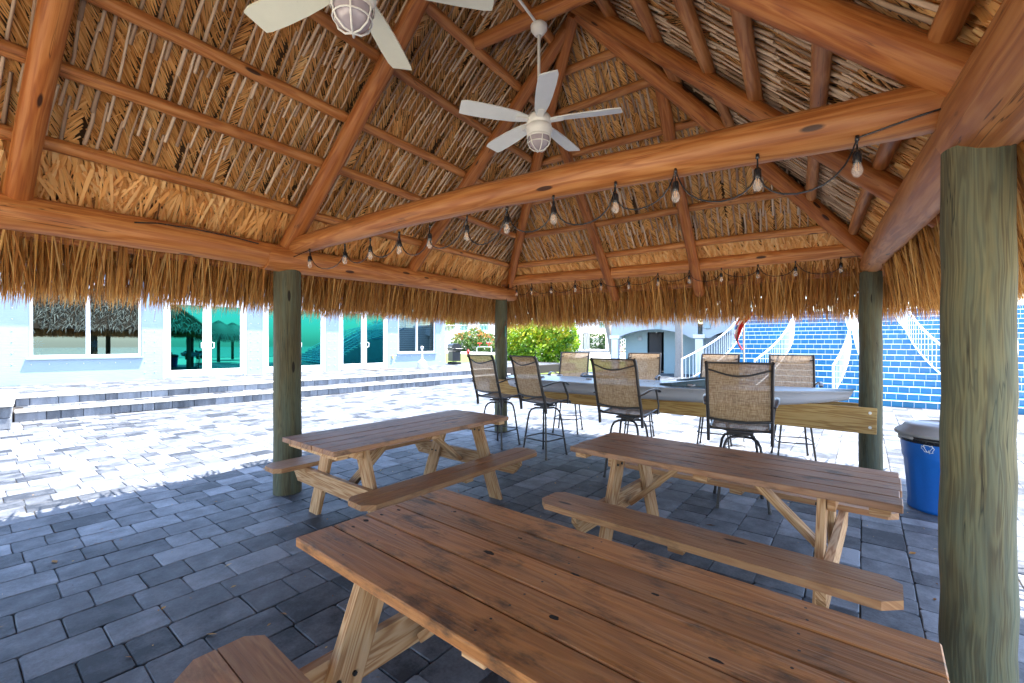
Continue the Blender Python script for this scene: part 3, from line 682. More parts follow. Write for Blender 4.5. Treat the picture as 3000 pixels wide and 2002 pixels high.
# outer ridge leaves; ridge / hip tubes added to keep sun from leaking in
for S in (S_left, S_right):
    for q in range(500):
        a = R.uniform(S.amin(DM), S.amax(DM)); p = S.P(a, DM+.05, -.24); dr = (-S.up+S.a*R.gauss(0, .4)-S.nrm*.2).normalized(); blade(top_, p, dr, .45, .05, S.a, S.nrm, R.uniform(.1, .9), 2, 0, .3, .1)
zr_ = TZ+SL*2.425+.10
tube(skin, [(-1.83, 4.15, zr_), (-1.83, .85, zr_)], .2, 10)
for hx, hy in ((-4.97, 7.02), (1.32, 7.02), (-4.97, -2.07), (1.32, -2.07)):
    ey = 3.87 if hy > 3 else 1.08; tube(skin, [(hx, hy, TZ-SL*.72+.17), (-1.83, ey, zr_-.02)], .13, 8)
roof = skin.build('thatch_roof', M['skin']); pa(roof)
for m_, nm, mat in ((leaf, 'palm_leaf_lining', 'thatch'), (low, 'palm_leaf_fans', 'thatch'), (stem, 'palm_stems', 'stem'), (frg, 'eave_fringe', 'fringe'), (top_, 'outer_thatch', 'grey_thatch')):
    o = m_.build(nm, M[mat]); o.parent = roof; o['kind'] = 'stuff'
# support boards for the boat
for y, z0, z1, x0, x1 in ((6.075, .75, .635, -4.45, .66), (6.62, .75, .635, -4.45, .66)):
    mb = MB(); board(mb, (x0, y-.02 if y < 6.3 else y, z0), (x1, y+.2 if y < 6.3 else y+.03, z1), .04, .29, ch=.004); sb = pa(mb.build('support_board', M['beamwood']))
    if y < 6.3:
        for bz in (.085, -.075):
            m2 = MB(); c = V(.6, 6.245, .64+bz); m2.add([c+V(math.cos(q*math.pi/6)*.016, 0, math.sin(q*math.pi/6)*.016) for q in range(12)], [list(range(12))[::-1]])
            lathe(m2, [(.012, 0)], 3); tube(m2, [c+V(0, .003, 0), c+V(0, -.014, 0)], .012, 6); m2.build('bolt', M['steel']).parent = sb
mb = MB(); tube(mb, [(-4.24, 6.16, 1.82), (-4.30, 6.08, 1.70), (-4.40, 6.10, 1.58)], .006, 6)
P2c = V(-4.33, 6.2, 0)
def onpost(c, r, ang, z): return c+V(math.cos(ang)*r, math.sin(ang)*r, z)
# chain and strap
t = empty('rusty_chain', (-4.33, 6.2, 1.7)); tag(t, 'rusty chain wrapped round the far green post behind the first bar stools', 'chain')
mb = MB()
pth = [onpost(P2c, .118, rad(-10-8*i), 1.86-.034*i) for i in range(14)]
for i in range(13):
    a_, b_ = pth[i], pth[i+1]; m = (a_+b_)/2; dx = (b_-a_)*.65; nn = (m-P2c); nn.z = 0; nn.normalize(); sd = dx.cross(nn).normalized()*.011 if i % 2 == 0 else nn*.011
    tube(mb, [m-dx+sd*.5, m-dx*.5+sd, m+dx*.5+sd, m+dx-sd*.5, m+dx*.5-sd, m-dx*.5-sd, m-dx+sd*.5], .0035, 5, False)
o = mb.build('chain_run', M['rust']); attach(o, t)
mb = MB(); tube(mb, [onpost(P2c, .118, rad(-140+i*10), 1.6+.012*i) for i in range(9)], .004, 5); attach(mb.build('rope_loop', M['rust']), t)
mb = MB(); tube(mb, [onpost(P2c, .118, rad(-15), z) for z in (1.78, 1.72, 1.66, 1.6)], .02, 8, flat=(1, .3)); attach(mb.build('green_strap', M['greenst']), t)

# ---------------- ceiling fans ----------------
def fan(loc, a0, bm, label, ztop):
    t = empty('ceiling_fan', loc); tag(t, label, 'ceiling fan', 'ceiling fans hung from the ridge logs')
    H_ = ztop-loc[2]
    mb = MB(); tube(mb, [(0, 0, .09), (0, 0, H_-.02)], .013, 10); mb.build('downrod', M['fanw'], t)
    mb = MB(); lathe(mb, [(.02, H_-.10), (.035, H_-.095), (.068, H_-.05), (.07, H_-.02), (.05, H_), (0, H_)], 20); mb.build('canopy', M['fanw'], t)
    mb = MB(); lathe(mb, [(0, .10), (.035, .10), (.085, .085), (.1, .06), (.1, .015), (.095, .01), (.095, -.0), (.104, -.005), (.108, -.03), (.104, -.05), (.1, -.055), (.1, -.075), (.09, -.085)], 28); mb.build('motor_housing', M['fanw'], t)
    mb = MB(); lathe(mb, [(.085, -.08), (.088, -.12), (.07, -.165), (.035, -.19), (0, -.195)], 24); gl = mb.build('light_globe', M['frost'], t)
    mb = MB(); lathe(mb, [(.096, -.085), (.1, -.095), (.096, -.105)], 24)
    for q in range(3):
        an = q*math.pi/3+.3; pr = [(.094, -.09), (.096, -.12), (.078, -.17), (.04, -.2), (0, -.207)]; pp = [(r*math.cos(an), r*math.sin(an), z) for r, z in pr]+[(-r*math.cos(an), -r*math.sin(an), z) for r, z in pr[::-1][1:]]; tube(mb, pp, .0045, 6, False)
    tube(mb, [(.088*math.cos(q*math.pi/10), .088*math.sin(q*math.pi/10), -.145) for q in range(21)], .004, 6, False); mb.build('globe_guard', M['fanw'], t)
    for k in range(5):
        an = rad(a0+72*k); ca, sa = math.cos(an), math.sin(an); tl = rad(13)
        fr_ = Matrix(((ca, -sa, 0), (sa, ca, 0), (0, 0, 1))); mb = MB()
        ys = [(.10, .03), (.15, .045), (.22, .058), (.35, .069), (.5, .074), (.62, .072), (.665, .066)]
        up_ = []; lo_ = []
        for x, hw in ys: up_.append((x, hw)); lo_.append((x, -hw))
        up_[-1] = (.665, .058); lo_[-1] = (.655, -.066)
        n = len(ys); vs = []
        for pl in (up_, lo_):
            for x, y in pl:
                for z in (.005, -.005): vs.append(fr_ @ V(x, y*math.cos(tl), .045+y*math.sin(tl)+z-.01*x))
        I = lambda p, i, z: p*2*n+i*2+z; fs = []
        for i in range(n-1):
            fs += [[I(1, i, 0), I(1, i+1, 0), I(0, i+1, 0), I(0, i, 0)], [I(0, i, 1), I(0, i+1, 1), I(1, i+1, 1), I(1, i, 1)], [I(0, i, 0), I(0, i+1, 0), I(0, i+1, 1), I(0, i, 1)], [I(1, i, 1), I(1, i+1, 1), I(1, i+1, 0), I(1, i, 0)]]
        fs += [[I(0, n-1, 0), I(1, n-1, 0), I(1, n-1, 1), I(0, n-1, 1)], [I(0, 0, 1), I(1, 0, 1), I(1, 0, 0), I(0, 0, 0)]]
        mb.add(vs, fs); bl = mb.build('fan_blade', bm, t)
        mb = MB(); board(mb, fr_ @ V(.08, 0, .03), fr_ @ V(.2, 0, .034), .05, .008); mb.build('blade_bracket', M['fanw']).parent = bl
    return t
fan((-1.82, 3.15, 3.28), 18, M['blade'], 'whole white five-bladed ceiling fan hanging in the middle of the roof', 4.12)
fan((-1.745, 1.30, 3.14), 118, M['blade2'], 'cream ceiling fan cut by the top edge, nearest the viewer', 4.12)
mb = MB(); tube(mb, [(-1.82, 3.12, 4.10), (-1.81, 2.6, 4.13), (-1.79, 1.4, 4.13)], .011, 8); tag(mb.build('conduit', M['fanw']), 'thin white conduit pipe running between the two ceiling fans', 'conduit')

# ---------------- string lights ----------------
bulb_src = None
def string(name, att, bulbs_ok, label, sag, lead0, lead1):
    t = empty(name, att[0]); tag(t, label, 'string lights', 'string lights on the pavilion beams'); base = Vector(att[0])
    pts = []
    A = [Vector(p) for p in att]
    pts += [Vector(p) for p in lead0]
    for i in range(len(A)-1):
        a_, b_ = A[i], A[i+1]; sg = sag*R.uniform(.8, 1.15); sk = R.uniform(-.12, .12)
        ns = 12
        for k in range(ns+1):
            if k == ns and i < len(A)-2: continue
            u = k/ns; uu = u+sk*math.sin(math.pi*u)-.115*math.sin(2*math.pi*u); w_ = math.sin(math.pi*u)**.95 if 0 < u < 1 else 0
            pts.append(a_.lerp(b_, uu)+V(0, -.012*math.sin(math.pi*u), -sg*w_+.0))
    pts += [Vector(p) for p in lead1]
    mb = MB(); tube(mb, [p-base for p in pts], .0042, 6); mb.build('cable', M['blackp'], t)
    for i, p in enumerate(A):
        if not bulbs_ok[i]: continue
        q = p-base; hang = .055
        mb = MB(); lathe(mb, [(0, .012), (.008, .01), (.009, -.012), (.004, -.015), (.003, -hang), (.011, -hang-.003), (.0165, -hang-.012), (.0175, -hang-.05), (.015, -hang-.055)], 12, q); skt = mb.build('socket', M['blackp'], t)
        mb = MB(); z = -hang-.052; lathe(mb, [(.012, z), (.016, z-.012), (.021, z-.03), (.0215, z-.042), (.016, z-.056), (.006, z-.064), (0, z-.065)], 14, q); mb.build('bulb', M['bulb']).parent = skt
        mb = MB(); tube(mb, [q+V(.004, 0, z), q+V(.006, 0, z-.035), q+V(-.005, 0, z-.035), q+V(-.004, 0, z)], .0014, 5); mb.build('filament', M['fil']).parent = skt
    for o in t.children_recursive:
        if o.parent != t: o.matrix_parent_inverse = Matrix()
    return t
a1 = [(-3.9, 2.379), (-3.37, 2.36), (-3.03, 2.369), (-2.68, 2.372), (-2.35, 2.38), (-1.99, 2.39), (-1.65, 2.396), (-1.3, 2.405), (-.9, 2.41), (-.57, 2.413), (-.19, 2.4), (.19, 2.39)]
string('string_lights', [(x, 2.43, z) for x, z in a1], [1]*12, 'black cord of clear bulbs looped under the long log crossing the middle of the pavilion', .19, [(-4.12, 2.40, 2.33)], [(.3, 2.41, 2.405), (.40, 2.40, 2.42), (.49, 2.39, 2.43), (.5, 2.38, 2.52), (.42, 2.37, 2.6)])
a2 = [(-4.01, 2.45), (-3.72, 2.46), (-3.36, 2.45), (-2.94, 2.45), (-2.52, 2.45), (-2.1, 2.44), (-1.69, 2.455), (-1.28, 2.455), (-.89, 2.45), (-.48, 2.455), (-.09, 2.458), (.34, 2.458)]
string('string_lights', [(x, 6.2, z) for x, z in a2], [1]*12, 'black cord of small clear bulbs looped along the far eave log above the boat', .15, [(-4.2, 6.17, 2.2), (-4.16, 6.16, 2.4)], [(.45, 6.2, 2.46), (.58, 6.22, 2.46)])
mb = MB(); tube(mb, [(-4.18, 1.2, 2.40), (-4.19, 1.35, 2.43), (-4.2, 1.6, 2.44), (-4.19, 1.9, 2.43), (-4.18, 2.1, 2.41)], .006, 6); tag(mb.build('black_cable', M['blackp']), 'short black cable lying along the left eave log', 'cable')

# ---------------- picnic tables ----------------
M['knot'] = plain('charred_knot', (.014, .008, .005), .8)
KNOTS = [(-.875, -.115, .017, .011), (-.86, -.185, .012, .006), (-.868, .048, .013, .008), (-.879, -.034, .013, .007), (-.654, .197, .009, .008), (-.271, .007, .026, .011), (-.257, .172, .012, .005), (.126, -.159, .018, .011), (.3, .13, .014, .006), (.52, -.05, .018, .006), (.05, .075, .02, .007)]
def picnic(loc, rz, L, W, topm_, label, seed, endc=True, lo=False):
    global R
    R2 = R; R = random.Random(seed)
    t = empty('picnic_table', loc, rz); tag(t, label, 'picnic table', 'wooden picnic tables under the pavilion')
    HT = .735; th = .038; nb = 5; bw = W/nb
    mb = MB()
    for i in range(nb):
        y = -W/2+bw*(i+.5); e = R.uniform(-.006, .006)
        cbox(mb, (e, y, HT-th/2+R.uniform(-.001, .001)), (L, bw-.005, th), ch=.004)
    for i in range(nb):
        for xx_ in (-L/2+.28, .0, L/2-.28):
            for oy in (-.035, .035):
                c_ = V(xx_+R.uniform(-.008, .008), -W/2+bw*(i+.5)+oy+R.uniform(-.006, .006), HT+.0016); mb.add([c_+V(math.cos(q*1.047)*.0045, math.sin(q*1.047)*.0045, 0) for q in range(6)], [list(range(6))], mi=1)
    if topm_ == 'top2':
        for kx, ky, ka, kb in KNOTS:
            c_ = V(kx, ky, HT+.0012); mb.add([c_+V(math.cos(q*.5236)*ka*R.uniform(.75, 1.15), math.sin(q*.5236)*kb*R.uniform(.7, 1.15), 0) for q in range(12)], [list(range(12))], mi=2)
    mb.build('tabletop', [M[topm_], M['black'], M['knot']], t)
    ex = L/2-.30
    bo = W/2+.13; bwid = .135
    for sy in (-1, 1):
        mb = MB()
        for k in range(2):
            y0 = sy*(bo+k*(bwid+.005)); y1 = y0+sy*bwid; zz = .44+R.uniform(-.001, .001); c = .075
            if k == 0: poly = [(-L/2+.05, y0), (L/2-.05, y0), (L/2, y0+sy*.05), (L/2, y1), (-L/2, y1), (-L/2, y0+sy*.05)]
            else: poly = [(-L/2, y0), (L/2, y0), (L/2, y1-sy*.07), (L/2-.07, y1), (-L/2+.07, y1), (-L/2, y1-sy*.07)]
            if sy < 0: poly = poly[::-1]
            prism(mb, poly, zz-.038, zz)
        mb.build('bench', M['bench'], t)
    for sx in (-1, 1):
        x = sx*ex
        # cleat under the top
        mb = MB(); cl = -1 if lo else 1; cbox(mb, (x+cl*sx*.021, 0, HT-th-.045), (.038, W-.22, .088), ch=.003); endc and cbox(mb, (sx*(L/2-.08), 0, HT-th-.02), (.085, W-.06, .036), ch=.003); mb.build('top_cleat', M['leg'], t)
        mb = MB(); c0 = bo+2*bwid-.03
        poly = [(-c0, .40), (-c0, .35), (-c0+.08, .262), (c0-.08, .262), (c0, .35), (c0, .40)]
        prism(mb, poly, x+.002 if cl*sx > 0 else x-.04, x+.04 if cl*sx > 0 else x-.002, Matrix(((0, 0, 1, 0), (1, 0, 0, 0), (0, 1, 0, 0), (0, 0, 0, 1)))); mb.build('cross_beam', M['leg'], t)
        for sy in (-1, 1):
            mb = MB(); yt = W/2-.17; yb = W/2+.10
            xx = x-cl*sx*.021
            a_ = V(xx, sy*yt, HT-th-.002); b_ = V(xx, sy*yb, 0.0); d = (b_-a_)
            w2 = .07; n_ = (0, 0)
            # parallelogram leg cut level top and bottom
            poly = [(sy*(yb-w2), 0), (sy*(yb+w2), 0), (sy*(yt+w2), HT-th-.002), (sy*(yt-w2), HT-th-.002)]
            vs = []
            for q in (-.019, .019): vs += [V(xx+q, y, z) for y, z in poly]
            fs = [[0, 1, 2, 3], [7, 6, 5, 4], [0, 4, 5, 1], [1, 5, 6, 2], [2, 6, 7, 3], [3, 7, 4, 0]]
            if sy*1 < 0: fs = [f[::-1] for f in fs]
            uo = (R.random()*20, R.random()*20); uvs = [[(vs[i].z*1.03+uo[0], vs[i].y-(yb-(yb-yt)*vs[i].z/HT)*sy+vs[i].x+uo[1]) for i in f] for f in fs]
            mb.add(vs, fs, uvs); lg = mb.build('leg', M['leg'], t)
            for bz_, by in ((.335, -.03), (.335, .03), (HT-.1, -.03), (HT-.1, .03)):
                mb = MB(); yy = sy*(yb-(yb-yt)*bz_/HT)+by; tube(mb, [(xx-cl*sx*.018, yy, bz_), (xx-cl*sx*.027, yy, bz_)], .009, 7); mb.build('bolt', M['black']).parent = lg
        mb = MB(); board(mb, (x-sx*.03, 0, .30), (sx*.22, 0, HT-th-.05), .085, .038, up=(0, 0, 1)); mb.build('brace', M['leg'], t)
    mb = MB(); cbox(mb, (0, 0, HT-th-.02), (.085, W-.06, .036), ch=.003); mb.build('centre_cleat', M['leg'], t)
    for sy in (-1, 1):
        mb = MB(); cbox(mb, (0, sy*(bo+bwid), .44-.038-.02), (.085, bwid*1.7, .036), ch=.003); mb.build('bench_cleat', M['leg'], t)
    R = R2
picnic((-3.05, 2.89, 0), rad(84.5), 1.93, .80, 'top', 'greyish picnic table beside the left green post', 11)
picnic((-.495, 3.20, 0), rad(-7), 1.85, .70, 'top', 'picnic table in front of the bar stools, parallel to the nearest table', 22)
picnic((-.69, 1.262, 0), rad(-6), 1.89, .77, 'top2', 'closest picnic table, large in the foreground with dark stained planks', 33, False)

# ---------------- bar stools ----------------
def stool():
    t = empty('bar_stool')
    # profile of the sling (y forward)
    bk = [(-.36, 1.325), (-.335, 1.30), (-.305, 1.22), (-.275, 1.08), (-.235, .92), (-.20, .80)]
    st = [(-.17, .735), (-.10, .715), (.05, .73), (.20, .745), (.255, .73), (.275, .70)]
    def sheet(pr, hw, nm):
        mb = MB(); vs = []; nx = 7
        for y, z in pr:
            for i in range(nx):
                x = -hw+2*hw*i/(nx-1); dip = .012*(1-(x/hw)**2); vs.append((x, y-dip*.6, z-dip*(1 if pr is st else 0)))
        mb.add(vs, [[i*nx+j, i*nx+j+1, (i+1)*nx+j+1, (i+1)*nx+j] for i in range(len(pr)-1) for j in range(nx-1)], smooth=True); return mb.build(nm, M['sling'], t)
    sheet(bk, .245, 'back_sling'); sheet(st, .235, 'seat_sling')
    mb = MB()
    for sx in (-1, 1):
        tube(mb, [(sx*.255, y, z) for y, z in bk]+[(sx*.255, -.175, .70), (sx*.255, -.165, .60)], .0145, 10, flat=(1, 1.5), up=(0, 1, 0))
    tube(mb, [(-.255+.51*i/8, -.36-.008*math.sin(math.pi*i/8), 1.325) for i in range(9)], .009, 8)
    tube(mb, [(-.25+.5*i/10, -.315-.045*math.sin(math.pi*i/10), 1.265-.055*math.sin(math.pi*i/10)**1.2) for i in range(11)], .0085, 8)
    tube(mb, [(-.25+.5*i/8, -.215-.04*math.sin(math.pi*i/8), .815-.014*math.sin(math.pi*i/8)) for i in range(9)], .0115, 8)
    mb.build('back_frame', M['bronze'], t)
    mb = MB()
    for sx in (-1, 1): tube(mb, [(sx*.245, y, z) for y, z in st], .012, 8)
    tube(mb, [(-.245, .275, .70), (.245, .275, .70)], .01, 8); tube(mb, [(-.245, -.15, .715), (.245, -.15, .715)], .011, 8); mb.build('seat_frame', M['bronze'], t)
    for sx in (-1, 1):
        mb = MB(); tube(mb, [(sx*.262, -.262, .945), (sx*.275, -.2, .955), (sx*.29, -.08, .985), (sx*.295, .04, .998), (sx*.292, .13, .985), (sx*.288, .19, .955)], .0155, 10, flat=(1.5, .55))
        tube(mb, [(sx*.288, .10, .985), (sx*.285, .135, .92), (sx*.275, .20, .80), (sx*.262, .205, .70)], .013, 8, flat=(.6, 1.5)); mb.build('armrest', M['bronze'], t)
    mb = MB(); cbox(mb, (0, .03, .665), (.22, .2, .02), ch=.006)
    for sx in (-1, 1): tube(mb, [(sx*.235, .03, .72), (sx*.2, .03, .685), (sx*.12, .03, .675), (0, .03, .675)], .009, 8); 
    tube(mb, [(0, .03, .62), (0, .03, .665)], .06, 14); mb.build('swivel', M['bronze'], t)
    F = []
    for k in range(4):
        an = rad(45+90*k+8); c_, s_ = math.cos(an), math.sin(an); mb = MB()
        pr = [(.03, .625), (.12, .63), (.175, .61), (.205, .565), (.225, .47), (.25, .3), (.275, .14), (.295, .0)]
        tube(mb, [(r*c_, .03+r*s_, z) for r, z in pr], .0125, 9); F.append((c_, s_))
        tube(mb, [(.292*c_, .03+.292*s_, .03), (.297*c_, .03+.297*s_, 0)], .016, 9); mb.build('leg', M['bronze'], t)
    mb = MB(); r = .262; ring = []
    for k in range(4):
        for q in (-9, 0, 9):
            an = rad(45+90*k+8+q); rr_ = r*(.985 if q else 1.0); ring.append((rr_*math.cos(an), .03+rr_*math.sin(an), .235))
    ring.append(ring[0]); tube(mb, ring, .0085, 8, False); mb.build('footrest', M['bronze'], t)
    return t
proto = stool()
ST = [(-3.74, 5.28, -12, 'leftmost stool on the near side of the boat, before the far green post'),
      (-2.92, 5.16, -20, 'second stool from the left on the near side of the boat'),
      (-1.66, 4.86, -8, 'third stool from the left on the near side of the boat, seen from behind'),
      (-.50, 4.60, 4, 'rightmost near stool, its broad tan back squarely towards the viewer'),
      (-3.36, 6.82, 186, 'leftmost pale sunlit stool across the boat, before the lime bush'),
      (-2.18, 6.95, 184, 'pale stool across the boat, second from the left, before the dark doorway'),
      (-1.08, 6.92, 176, 'tan stool across the boat beside the flag pole'),
      (-.13, 6.85, 184, 'rightmost tan stool across the boat, before the blue tiled stairs')]
for i, (x, y, a_, lb) in enumerate(ST):
    o = proto if i == 0 else copy_tree(proto)
    o.location = (x, y, .001); o.rotation_euler = (0, 0, rad(a_)); tag(o, lb, 'bar stool', 'sling bar stools around the boat table')

# ---------------- boat table ----------------
bt = empty('small_boat', (-1.85, 6.36, .7)); tag(bt, 'small white boat hull with pale blue deck laid across two boards as a bar table', 'boat')
def bw_(t):   # half width
    if t < .06: return .30+.11*t/.06
    if t < .5: return .41+.11*math.sin((t-.06)/.44*math.pi/2)
    return .52*(1-((t-.5)/.5)**2.3)+.0
x0b, x1b = -4.12, .42; NB = 40; hull = MB(); deck = MB(); rows = []; drows = []
for i in range(NB+1):
    t = i/NB; x = x0b+(x1b-x0b)*t; hw = max(.006, bw_(t)); zd = .935-.01*math.sin(math.pi*t)+(.012*(t-.8)*5 if t > .8 else 0); zb = .735+.0*t+(.12*((t-.72)/.28)**2.4 if t > .72 else 0)+(.03*((.15-t)/.15) if t < .15 else 0)
    if i == 0: pass
    sec = [(hw+.012, zd), (hw+.012, zd-.018), (hw, zd-.02), (hw*.985, (zd+zb)/2), (hw*.93, zb+.035), (hw*.72, zb+.004), (0, zb-.012)]
    sec = [(-a_, b_) for a_, b_ in sec]+[(a_, b_) for a_, b_ in sec[::-1][1:]]
    rows.append([V(x+(.1*(b_-zb)/.2 if t > .97 else 0), a_, b_) for a_, b_ in sec])
    dk = [(-(hw+.012), zd+.001), (-hw*.9, zd+.006), (-hw*.5, zd+.02), (0, zd+.026), (hw*.5, zd+.02), (hw*.9, zd+.006), (hw+.012, zd+.001)]
    drows.append([V(x+(.1*(b_-zb)/.2 if t > .97 else 0), a_, b_) for a_, b_ in dk])
def loft(mb, rows, smooth=True, off=V(0, 6.36, 0)):
    n = len(rows[0]); mb.add([p+off-Vector(bt.location) for r_ in rows for p in r_], [[i*n+j, (i+1)*n+j, (i+1)*n+j+1, i*n+j+1] for i in range(len(rows)-1) for j in range(n-1)], smooth=smooth)
loft(hull, rows)
hull.add([p+V(0, 6.36, 0)-Vector(bt.location) for p in rows[0]], [list(range(len(rows[0])))[::-1]]); hull.build('hull', M['hull'], bt)
loft(deck, drows, True); dk_ = deck.build('deck', M['deck'], bt)
def BL(x, y, z): return V(x, y, z)-Vector(bt.location)
# two wedge-shaped cockpit rims
for pts_, h_ in (([(-1.62, 6.02), (-1.45, 5.96), (-.98, 6.10), (-.88, 6.16)], .10), ([(-1.55, 6.72), (-1.35, 6.74), (-.95, 6.66), (-.88, 6.60)], .10)):
    mb = MB(); n = len(pts_)
    for i in range(n-1):
        (xa, ya), (xb, yb) = pts_[i], pts_[i+1]; ha = .012+h_*(xa+1.62)/.75; hb = .012+h_*(xb+1.62)/.75; z = .945
        y_s = .05 if ya < 6.3 else -.05
        vs = [BL(xa, ya, z-.01), BL(xb, yb, z-.01), BL(xb, yb+y_s*.4, z+hb), BL(xa, ya+y_s*.4, z+ha), BL(xa, ya+y_s, z-.01), BL(xb, yb+y_s, z-.01), BL(xb, yb+y_s*1.3, z+hb+.004), BL(xa, ya+y_s*1.3, z+ha+.004)]
        fs = [[0, 1, 2, 3], [5, 4, 7, 6], [3, 2, 6, 7], [1, 5, 6, 2], [0, 3, 7, 4]]
        if y_s < 0: fs = [f[::-1] for f in fs]
        mb.add(vs, fs)
    mb.build('splash_rail', M['comb'], bt)
mb = MB(); 
for i in range(24):
    a_ = i/24*2*math.pi
tube(mb, [BL(-2.75+.26*math.cos(q*math.pi/12), 6.66+.10*math.sin(q*math.pi/12), .962) for q in range(25)], .016, 8, False); mb.add([BL(-2.75+.25*math.cos(q*math.pi/12), 6.66+.095*math.sin(q*math.pi/12), .961) for q in range(24)], [list(range(24))]); mb.build('hatch_cover', M['comb'], bt)
mb = MB(); mb.add([BL(-1.25+.34*math.cos(q*math.pi/12), 6.37+.17*math.sin(q*math.pi/12), .966) for q in range(24)], [list(range(24))]); mb.build('cockpit', M['comb'], bt)
for x, y in ((-3.42, 6.62), (-2.72, 6.22), (-1.22, 5.975+.06), (-3.5, 6.15)):
    mb = MB(); lathe(mb, [(.0, .02), (.03, .02), (.04, .024), (.05, .018), (.052, .0)], 20, BL(x, y, .945)); mb.build('cup_ring', M['hull'], bt)
# flag pole with furled flag
t = empty('flag_pole', (-.74, 7.25, 0)); tag(t, 'thin grey pole behind the boat with a furled red, white and blue flag', 'flag pole')
mb = MB(); lathe(mb, [(.0, 0), (.16, 0), (.15, .04), (.03, .06)], 20); tube(mb, [(0, 0, .05), (0, 0, 2.0)], .014, 10); mb.build('pole', M['steel'], t)
mb = MB(); n = 16; vs = []; m_ = 9
for i in range(n+1):
    u = i/n; z = 1.92-.52*u; for_w = .10*math.sin(math.pi*min(1, u*1.15+.12))+.02
    for j in range(m_):
        v_ = j/(m_-1); x = -.015-.10*math.sin(u*3.0)+for_w*(v_-.15)+.16*max(0, .35-u)*v_*2; y = .035*math.sin(v_*9+u*5); vs.append((x, y-.03, z+.07*v_*max(0, .5-u)))
fs = [[i*m_+j, i*m_+j+1, (i+1)*m_+j+1, (i+1)*m_+j] for i in range(n) for j in range(m_-1)]
for i in range(n):
    for j in range(m_-1):
        u = i/n; k = 0
        if j in (2, 3) : k = 1
        if .28 < u < .55 and j < 3: k = 2 if u < .42 else 1
        mb.add([vs[q] for q in fs[i*(m_-1)+j]], [[0, 1, 2, 3]], mi=k, smooth=False)
mb.build('flag', [M['redc'], M['whitec'], M['blue']], t)

# ---------------- recycling bin ----------------
t = empty('recycling_bin', (1.03, 5.44, 0)); tag(t, 'blue recycling bin with grey lid standing behind the large near post', 'bin')
mb = MB(); n = 64; zs = [0, .01, .03, .1, .22, .33, .44, .47, .5, .56, .62, .655]; vs = []
def binr(a_, z):
    r = .235+.055*z/.65; k = abs(((a_*6/(2*math.pi)) % 1)-.5)*2    # six panels
    if .05 < z < .49: r -= .012*min(1, max(0, (k-.28)*5)) if z < .46 else 0
    if z < .34 and k < .24+.0*z: r += .0
    return r
for z in zs:
    for j in range(n): a_ = 2*math.pi*j/n+.3; r = binr(a_, z); r -= .012 if z == 0 else 0; vs.append((r*math.cos(a_), r*math.sin(a_), z))
mb.add(vs, [[i*n+j, i*n+(j+1) % n, (i+1)*n+(j+1) % n, (i+1)*n+j] for i in range(len(zs)-1) for j in range(n)], smooth=True); bd = mb.build('bin_body', M['bin'], t)
mb = MB(); lathe(mb, [(.287, .61), (.300, .615), (.302, .668), (.29, .672)], 48); mb.build('rim', M['blackp'], t)
mb = MB(); lathe(mb, [(.30, .668), (.325, .67), (.33, .69), (.322, .70), (.27, .735), (.262, .755), (.16, .785), (.155, .775), (0, .775)], 48); ld = mb.build('lid', M['lid'], t)
for an in (-152, -62, 28, 118):
    mb = MB(); an = rad(an); c_ = V(math.cos(an), math.sin(an), 0); tube(mb, [V(0, 0, .655)+c_*.29+V(-c_.y, c_.x, 0)*q for q in (-.07, -.06, .06, .07)], [.012, .03, .03, .012], 8, flat=(1, .7)); mb.build('handle', M['lid'] if abs(an) > 2 else M['blackp'], t)
mb = MB()  # recycling arrows on the body, facing the viewer
def onbin(u, v, off=.004): a_ = rad(-119)+u/.285; r = .235+.055*v/.65+off; return V(r*math.cos(a_), r*math.sin(a_), v)
cu, cv, S_ = 0, .585, .062
for k in range(3):
    rot = rad(90+120*k)
    outl = [(-.75, .58), (.30, .58), (.30, .35), (.95, .78), (.30, 1.2), (.30, .98), (-.45, .98), (-.95, .15), (-.62, -.02)]
    pts_ = []
    for x, y in outl:
        xx = x*math.cos(rot-rad(90))-(y)*math.sin(rot-rad(90)); yy = x*math.sin(rot-rad(90))+y*math.cos(rot-rad(90)); pts_.append(onbin(cu+xx*S_*.62, cv+yy*S_*.62))
    tube(mb, pts_+[pts_[0]], .0022, 5, False)
mb.build('recycling_symbol', M['white']).parent = bd

# ---------------- blue tiled staircase ----------------
stc = empty('tiled_staircase', (1, 13.6, 0)); tag(stc, 'broad outdoor staircase with blue tiled risers and white nosings, split by white railings', 'staircase')
RH, TR = .147, .29
def sy_(k): return 13.6+TR*k+(.9 if k > 11 else 0)
def flare(k): return ((11-min(k, 11))/10.0)**2
XR_ = 9.0
ris = MB(); trd = MB(); trt = MB()
for k in range(18):
    y = sy_(k); z0 = RH*k; z1 = RH*(k+1); xl = -1.83-1.15*flare(k)-.15
    if k < 18:
        vs = [(xl, y, z0), (XR_, y, z0), (XR_, y, z1-.02), (xl, y, z1-.02)]; o_ = (k % 2)*.075
        ris.add(vs, [[0, 1, 2, 3]], [[(xl+o_, .008), (XR_+o_, .008), (XR_+o_, .13), (xl+o_, .13)]])
    yn = sy_(k+1) if k < 17 else y+1.6
    cbox(trd, ((xl+XR_)/2, y+.0, z1-.008), (XR_-xl, .03, .0145), ch=.003)
    quad(trt, (xl, y+.01, z1-.003), (XR_, y+.01, z1-.003), (XR_, yn+.002, z1-.003), (xl, yn+.002, z1-.003))
attach(ris.build('tiled_risers', M['tile']), stc); attach(trd.build('nosings', M['white']), stc); attach(trt.build('treads', M['bluet']), stc)
mb = MB()
for k in range(18): 
    xl = -1.83-1.15*flare(k)-.15; quad(mb, (xl, sy_(k+1) if k < 17 else 21, 0), (xl, sy_(k), 0), (xl, sy_(k), RH*(k+1)-.022), (xl, sy_(k+1) if k < 17 else 21, RH*(k+1)-.022))
